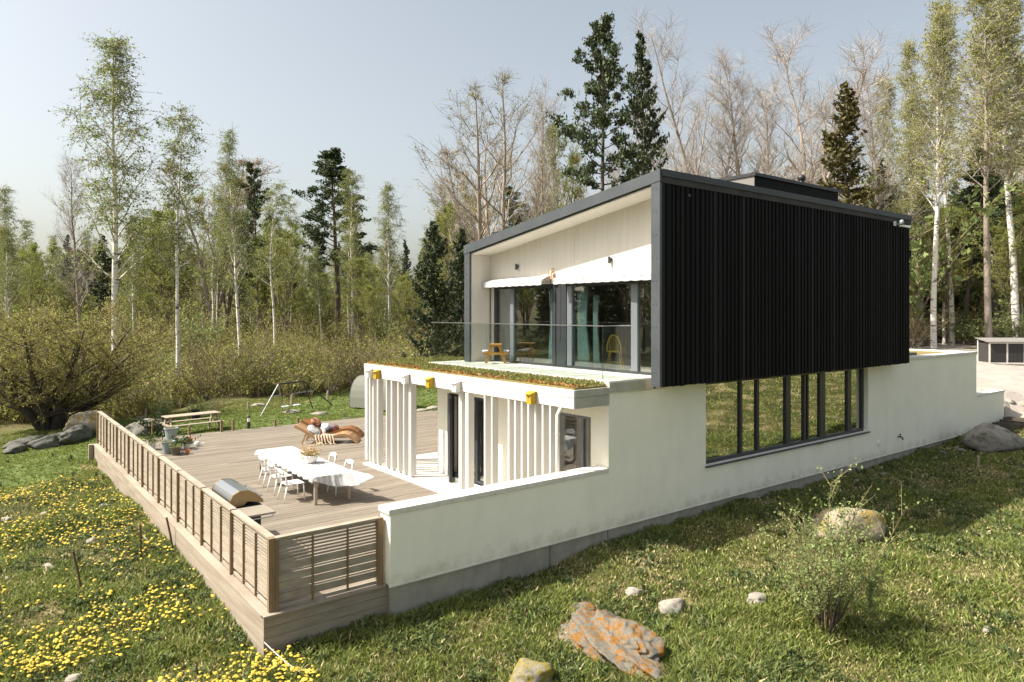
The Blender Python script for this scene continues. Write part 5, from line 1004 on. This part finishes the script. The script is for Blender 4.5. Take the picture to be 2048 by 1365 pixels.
x,y=at(316,25.5); z=hz(x,y); t=thing('dwarf_conifer','round dark blue green dwarf conifer on the rocks behind the fence','bush',(x,y,z)); tr,cr=spruce(321,.75,.05,.62,nwh=14,dens=26,droop=.2,ls=.09,ragged=.3); tr.build('trunk',M['bark_dark'],t,False); cr.build('crown',[M['lf_dark'],M['bark_dark']],t,False)
for px,pb,h,kd,lb in((395,838,1.0,'leafshrub','light green shrub right behind the garden picnic table'),(330,842,1.1,'leafshrub','green shrub left of the garden picnic table'),(430,826,.9,'bareshrub','dead branchy shrub at the right end of the garden picnic table'),(722,785,3.6,'bareshrub','many stemmed bare shrub left of the polytunnel'),(660,790,3.0,'shrub','arching olive shrub behind the right swing leg'),(790,760,2.6,'shrub','olive shrub right behind the polytunnel'),(690,838,.35,'leafshrub','tiny dark shrub at the deck edge behind the loungers')):
    x,y,z,d=ground(px,pb); tree(kd,rnd.randrange(4),x,y,h,lb)
for _ in range(80):
    px=rnd.uniform(-180,860); d=rnd.uniform(34,76); x,y=at(px,d)
    if y<26.5: continue
    tree(rnd.choice(['shrub','shrub','shrub','bareshrub','leafshrub']),rnd.randrange(4),x,y,rnd.uniform(2.2,4.6),'olive brown shrub in the thicket before the left woods','shrubs of the left thicket',wide=rnd.uniform(.8,1.2))
for _ in range(16):
    px=rnd.uniform(1800,2180); d=rnd.uniform(53,66); x,y=at(px,d); tree(rnd.choice(['shrub','leafshrub','bareshrub']),rnd.randrange(4),x,y,rnd.uniform(2.2,4.2),'tangled shrub under the birches of the right woods','shrubs of the right woods',wide=rnd.uniform(.9,1.4))
# -- the far wood as one mass
def merged(name,items,mats,matmap):
    k=MB()
    for kind,i,x,y,h,wd in items:
        hh,gens,bk,lf,tw=SPEC[kind]; s=h/hh; a=rnd.uniform(0,6.28); c_,s_=math.cos(a)*s*wd,math.sin(a)*s*wd; z=hz(x,y)
        for which,mb in enumerate(geo(kind,i)):
            for V,F,mi,t in quads(mb):
                if which==1 and len(F)>1500:
                    sel=nrg.random(len(F))<.55; F=F[sel]; mi=mi[sel]; t=np.asarray(t)[sel]
                    used,inv=np.unique(F,return_inverse=True); V=V[used]; F=inv.reshape(F.shape)
                    if mi[0]==0: ce=V.reshape(-1,4,3).mean(1,keepdims=True) if len(V)==4*len(F) else None; V=((V.reshape(-1,4,3)-ce)*1.35+ce).reshape(-1,3) if ce is not None else V
                W_=np.stack([V[:,0]*c_-V[:,1]*s_+x,V[:,0]*s_+V[:,1]*c_+y,V[:,2]*s+z],1)
                m_=matmap[bk] if which==0 else None
                for mm in np.unique(mi):
                    q_=mi==mm; k.arr(W_,F[q_],m_ if which==0 else (matmap[lf] if mm==0 else matmap[tw]),np.asarray(t)[q_])
    return k.build(name,mats)
mats=['lf_shrub','bark_birch','bark_pine','bark_grey','bark_dark','bark_warm','lf_birch','lf_spring','lf_pine','lf_spruce','lf_bud','lf_olive','lf_yel','twigbrown','twigolive','twig']
mm={n_:i_ for i_,n_ in enumerate(mats)}
its=[]
for _ in range(80):
    px=rnd.uniform(-420,900); d=rnd.uniform(76,118); x,y=at(px,d); its.append((rnd.choice(['shrub','leafshrub','shrub','spring']),rnd.randrange(3),x,y,rnd.uniform(3.5,7.5),rnd.uniform(1.,1.5)))
for _ in range(46):
    px=rnd.uniform(1780,2350); d=rnd.uniform(70,100); x,y=at(px,d); its.append((rnd.choice(['leafshrub','spring','spruce','spring']),rnd.randrange(3),x,y,rnd.uniform(4,12),rnd.uniform(1.1,1.6)))
for _ in range(74):
    px=rnd.uniform(-420,900); d=rnd.uniform(108,165); x,y=at(px,d); its.append((rnd.choice(['spruce','pine','birch','spring','spruce']),rnd.randrange(3),x,y,rnd.uniform(11,17),rnd.uniform(.9,1.3)))
for _ in range(40):
    px=rnd.uniform(1000,2400); d=rnd.uniform(95,150); x,y=at(px,d); its.append((rnd.choice(['spruce','pine','spring']),rnd.randrange(3),x,y,rnd.uniform(13,19),rnd.uniform(.9,1.3)))
for _ in range(60):
    x=rnd.uniform(-75,-34); y=rnd.uniform(16,110); its.append((rnd.choice(['spruce','pine','spring']),rnd.randrange(3),x,y,rnd.uniform(11,16),1.2))
tag(merged('far_woods',its,[M[n_] for n_ in mats],mm),'far woods closing the view behind the nearer trees','woods',kind='stuff')
# -- thicket of brush
A=[];B=[];LP=[];CL=[]
def brush(x,y,h,nst,nl):
    z=hz(x,y)
    for _ in range(nst):
        a=rnd.uniform(0,6.28); r_=rnd.uniform(0,.5); p=np.array([x+math.cos(a)*r_,y+math.sin(a)*r_,z-.05]); e_=p+np.array([rnd.gauss(0,.35)*h,rnd.gauss(0,.35)*h,h*rnd.uniform(.5,1.1)]); A.append(p);B.append(e_)
        for _ in range(4):
            f=rnd.uniform(.3,1); q_=p+(e_-p)*f; e2=q_+np.array([rnd.gauss(0,.3),rnd.gauss(0,.3),rnd.uniform(.05,.4)])*h*.4; A.append(q_);B.append(e2)
        for _ in range(nl): f=rnd.uniform(.25,1.1); LP.append(p+(e_-p)*f+np.array([rnd.gauss(0,.16),rnd.gauss(0,.16),rnd.gauss(0,.12)])*h*.6)
cnt=0
while cnt<1750:
    px=rnd.uniform(-260,900); d=31+45*rnd.random()**1.4; x,y=at(px,d)
    if y<(23+1.2*math.sin(x*.7) if x>2 else 27.5): continue
    if 300<px<800 and d<34.5: continue
    brush(x,y,rnd.uniform(.7,2.3),12,17); cnt+=1
for _ in range(420):
    px=rnd.uniform(1780,2300); d=rnd.uniform(53,75); x,y=at(px,d)
    if y<20 and x<74: 
        if y>.5 and y<19: continue
    brush(x,y,rnd.uniform(.6,2.0),9,10)
for _ in range(150): x=rnd.uniform(-50,-8); y=rnd.uniform(30,80); brush(x,y,rnd.uniform(.8,2.2),9,8)
A=np.array(A);B=np.array(B);LP=np.array(LP); k=MB(); V,F=sticks(A,B,.013); k.arr(V,F,1,np.tile(nrg.uniform(.6,1.7,len(A)),3)); V,F=leaves(LP,.10,.6,.1); lt=nrg.uniform(.5,1.5,len(LP)); h_=nrg.random(len(LP))<.45; 
k.arr(V,F[h_],0,lt[h_]); k.arr(V,F[~h_],2,lt[~h_])
tag(k.build('thicket',[M['lf_olive'],M['twigbrown'],M['lf_spring']]),'tangle of brushwood and dry stems under the trees','thicket',kind='stuff')

# ------------------------------------------------------------------ grass, weeds and dandelions
LAT=nrg.random((256,256))
def vn(x,y,s):
    x=np.asarray(x)*s+500; y=np.asarray(y)*s+500; xi=np.floor(x).astype(int); yi=np.floor(y).astype(int); fx=x-xi; fy=y-yi; fx=fx*fx*(3-2*fx); fy=fy*fy*(3-2*fy); L=lambda a,b:LAT[a%256,b%256]
    return (L(xi,yi)*(1-fx)+L(xi+1,yi)*fx)*(1-fy)+(L(xi,yi+1)*(1-fx)+L(xi+1,yi+1)*fx)*fy
def allowed(x,y):
    ok=~((x>6.3)&(x<24.75)&(y>-.02)&(y<6.4)); ok&=~((x>-.16)&(x<14.1)&(y>.09)&(y<16.28)); ok&=~((x>1.7)&(x<6.5)&(y>-.02)&(y<1)); ok&=~((x>24.5)&(x<75)&(y>np.where(x<27.5,.3,np.maximum(-.75-(x-28)*.35,-3)))&(y<19)); ok&=~((x>24.5)&(x<28)&(y>-1.1)&(y<.5)); return ok
N=260000
px=nrg.uniform(-220,2270,N); d=5.5+34*nrg.random(N)**1.15; r=(px-1024)/FPX*d; x=CX+FW[0]*d+RT[0]*r; y=CY+FW[1]*d+RT[1]*r
ok=allowed(x,y)&(y<25); x,y,d=x[ok],y[ok],d[ok]; z=H(x,y)
n1=vn(x,y,.8)*.6+vn(x,y,2.1)*.4; n2=vn(x+40,y,1.1)*.6+vn(x,y+70,3.)*.4
lawnz=((y>16.2)&(x>-1))|((x<-.2)&(y>13.5)); keep=nrg.random(len(x))<np.where(lawnz,.6,.35+.9*n1); x,y,z,d,n1,n2,lawnz=[q[keep] for q in(x,y,z,d,n1,n2,lawnz)]
nb=6; n_=len(x); bxp=np.repeat(x,nb)+nrg.normal(size=n_*nb)*.035; byp=np.repeat(y,nb)+nrg.normal(size=n_*nb)*.035; bz=np.repeat(z,nb)
hh=np.repeat(np.where(lawnz,.035,.035+.11*np.clip(n1*1.6-.35,0,1)),nb)*nrg.uniform(.5,1.4,n_*nb); wd=np.repeat(.0045+.00022*d*2.2,nb)*nrg.uniform(.7,1.5,n_*nb)*np.repeat(np.where((n2>.62)&~lawnz,1.9,1.),nb)
an=nrg.uniform(0,6.28,n_*nb); lean=nrg.uniform(.2,1.1,n_*nb)*hh; la=nrg.uniform(0,6.28,n_*nb); ca,sa=np.cos(an)*wd,np.sin(an)*wd
o=np.stack([bxp,byp,bz-.01],1); tip=o+np.stack([np.cos(la)*lean,np.sin(la)*lean,hh+.01],1); midp=o+np.stack([np.cos(la)*lean*.35,np.sin(la)*lean*.35,(hh+.01)*.6],1); sd_=np.stack([ca,sa,np.zeros_like(ca)],1)
V=np.stack([o,midp+sd_,tip,midp-sd_],1).reshape(-1,3); F=np.arange(len(V)).reshape(-1,4)
N2=np.repeat(n2,nb); N1=np.repeat(n1,nb); LZ=np.repeat(lawnz,nb); u=nrg.random(n_*nb); dry=(~LZ)&(u<np.clip(.72-N1*1.25,.06,.8)); blue=(~LZ)&(~dry)&(nrg.random(n_*nb)<np.clip((N2-.42)*2.0,0,.75)); t=nrg.uniform(.55,1.5,n_*nb)
k=MB(); g_=~dry&~blue; k.arr(V,F[g_],0,t[g_]); k.arr(V,F[dry],1,t[dry]); k.arr(V,F[blue],2,t[blue]); # the meadow behind the viewer that the long window mirrors
n_=90000; x2=nrg.uniform(4,70,n_); y2=-5-38*nrg.random(n_)**1.4; z2=H(x2,y2); m2=vn(x2,y2,.6); ha=nrg.uniform(.06,.16,n_); an=nrg.uniform(0,6.28,n_); wd2=.012+.0012*np.abs(y2); o=np.stack([x2,y2,z2-.01],1); la=nrg.uniform(0,6.28,n_); tip=o+np.stack([np.cos(la)*ha*.8,np.sin(la)*ha*.8,ha],1); mp_=(o+tip)/2+np.array([0,0,.02]); sd2=np.stack([np.cos(an)*wd2,np.sin(an)*wd2,0*an],1)
V2=np.stack([o,mp_+sd2,tip,mp_-sd2],1).reshape(-1,3); F2=np.arange(len(V2)).reshape(-1,4); dr=nrg.random(n_)<np.clip(.6-m2,.05,.6); k.arr(V2,F2[~dr],0,nrg.uniform(.7,1.6,(~dr).sum())); k.arr(V2,F2[dr],1,nrg.uniform(.6,1.3,dr.sum()))
tag(k.build('grass',[M['grass'],M['grassdry'],M['grassblue']]),'short spring grass and weeds round the house','grass',kind='stuff')
# coarse weed clumps
P=[]; 
for _ in range(1500):
    px_=rnd.uniform(-150,2200); d_=6+17*rnd.random(); r_=(px_-1024)/FPX*d_; x_=CX+FW[0]*d_+RT[0]*r_; y_=CY+FW[1]*d_+RT[1]*r_
    if allowed(np.array([x_]),np.array([y_]))[0] and vn([x_+40],[y_],1.1)[0]*.6+vn([x_],[y_+70],3.)[0]*.4>.34+rnd.random()*.34: P.append((x_,y_))
P=np.array(P); z=H(P[:,0],P[:,1]); nb=12; c_=np.repeat(np.stack([P[:,0],P[:,1],z],1),nb,0); n_=len(c_); la=nrg.uniform(0,6.28,n_); hh=nrg.uniform(.06,.2,n_); ln_=nrg.uniform(.05,.16,n_); wd=nrg.uniform(.010,.022,n_)
dv=np.stack([np.cos(la),np.sin(la)],1); o=c_+np.concatenate([dv*.02,np.full((n_,1),-.01)],1); tip=c_+np.concatenate([dv*ln_[:,None],hh[:,None]*.8],1); mp_=c_+np.concatenate([dv*ln_[:,None]*.5,hh[:,None]*.75],1); sd_=np.stack([-np.sin(la)*wd,np.cos(la)*wd,np.zeros(n_)],1)
V=np.stack([o,mp_+sd_,tip,mp_-sd_],1).reshape(-1,3); k=MB(); k.arr(V,np.arange(len(V)).reshape(-1,4),0,nrg.uniform(.55,1.4,n_)); tag(k.build('weeds',M['grassblue']),'coarse leafy weeds scattered through the meadow','weeds',kind='stuff')
# dandelions
def dandelion(k,x,y,z,s,h,rot,tl):
    k.mi=1; k.tube([(x,y,z-.01),(x+math.cos(rot)*tl*.5,y+math.sin(rot)*tl*.5,z+h)],[.004,.003],3,cap=False)
    for j in range(5):
        a=rot+j*1.257; l_=.07*s; k.q([(x,y,z+.004),(x+math.cos(a+.25)*l_*.6,y+math.sin(a+.25)*l_*.6,z+.03),(x+math.cos(a)*l_,y+math.sin(a)*l_,z+.015),(x+math.cos(a-.25)*l_*.6,y+math.sin(a-.25)*l_*.6,z+.03)],[(0,1,2,3)],.9)
    k.mi=0; c=(x+math.cos(rot)*tl*.5,y+math.sin(rot)*tl*.5,z+h); rr=.017*s; n_=7; vs=[(c[0],c[1],c[2]+rr*.45)]
    for ring,(f,dz) in enumerate(((.6,.34),(1.,.02))):
        for j in range(n_): a=2*PI*j/n_+ring*.4; vs.append((c[0]+math.cos(a)*rr*f+math.cos(rot)*dz*0,c[1]+math.sin(a)*rr*f,c[2]+rr*dz+math.sin(a+rot)*rr*.25*f))
    fs=[(0,1+j,1+(j+1)%n_) for j in range(n_)]+[(1+j,1+n_+j,1+n_+(j+1)%n_,1+(j+1)%n_) for j in range(n_)]; k.q(vs,fs,rnd.uniform(.6,1.12))
pts=[]; tries=0
while len(pts)<3600 and tries<90000:
    tries+=1; px_=rnd.uniform(-160,640); d_=7.2+12.5*rnd.random()**1.35; r_=(px_-1024)/FPX*d_; x_=CX+FW[0]*d_+RT[0]*r_; y_=CY+FW[1]*d_+RT[1]*r_
    if not(x_<-.2 or y_<.05): continue
    if x_>.2 and y_<0 and rnd.random()>.03: continue
    c=vn([x_+9],[y_+3],.75)[0]*.6+vn([x_],[y_],2.3)[0]*.4; bare=math.exp(-((x_+1.6)**2/2.2+(y_-4.7)**2/2.5))
    if rnd.random()<max(0,min(1,(c-.41)*5.5))*(1-.85*bare)*(1 if d_<14 else .75): pts.append((d_,x_,y_))
pts.sort(); Zs=H([p[1] for p in pts],[p[2] for p in pts])
k0=MB(); dandelion(k0,0,0,0,1.25,.16,.5,.03); proto=None; kk=MB()
for (d_,x_,y_),z_ in list(zip(pts,Zs)):
    s=rnd.choice((.55,.8,1.,1.1,1.3,1.5))*rnd.uniform(.85,1.15)
    if pts.index((d_,x_,y_))<300 if proto is None or len(DD)<300 else False:
        if proto is None: proto=k0.build('dandelion',[M['yellow'],M['green']]); o=proto; DD=[o]
        else: o=proto.copy(); C.objects.link(o); DD.append(o)
        o.location=(x_,y_,z_); o.rotation_euler=(rnd.gauss(0,.12),rnd.gauss(0,.12),rnd.uniform(0,6.28)); o.scale=(s,s,rnd.uniform(.6,1.35)); tag(o,'yellow dandelion in flower on the slope left of the deck','dandelion','dandelions on the slope')
    else: dandelion(kk,x_,y_,z_,1.25*s,rnd.uniform(.10,.20),rnd.uniform(0,6.28),.03)
tag(kk.build('dandelions',[M['yellow'],M['green']]),'the rest of the yellow dandelions spread over the slope','dandelions',kind='stuff')
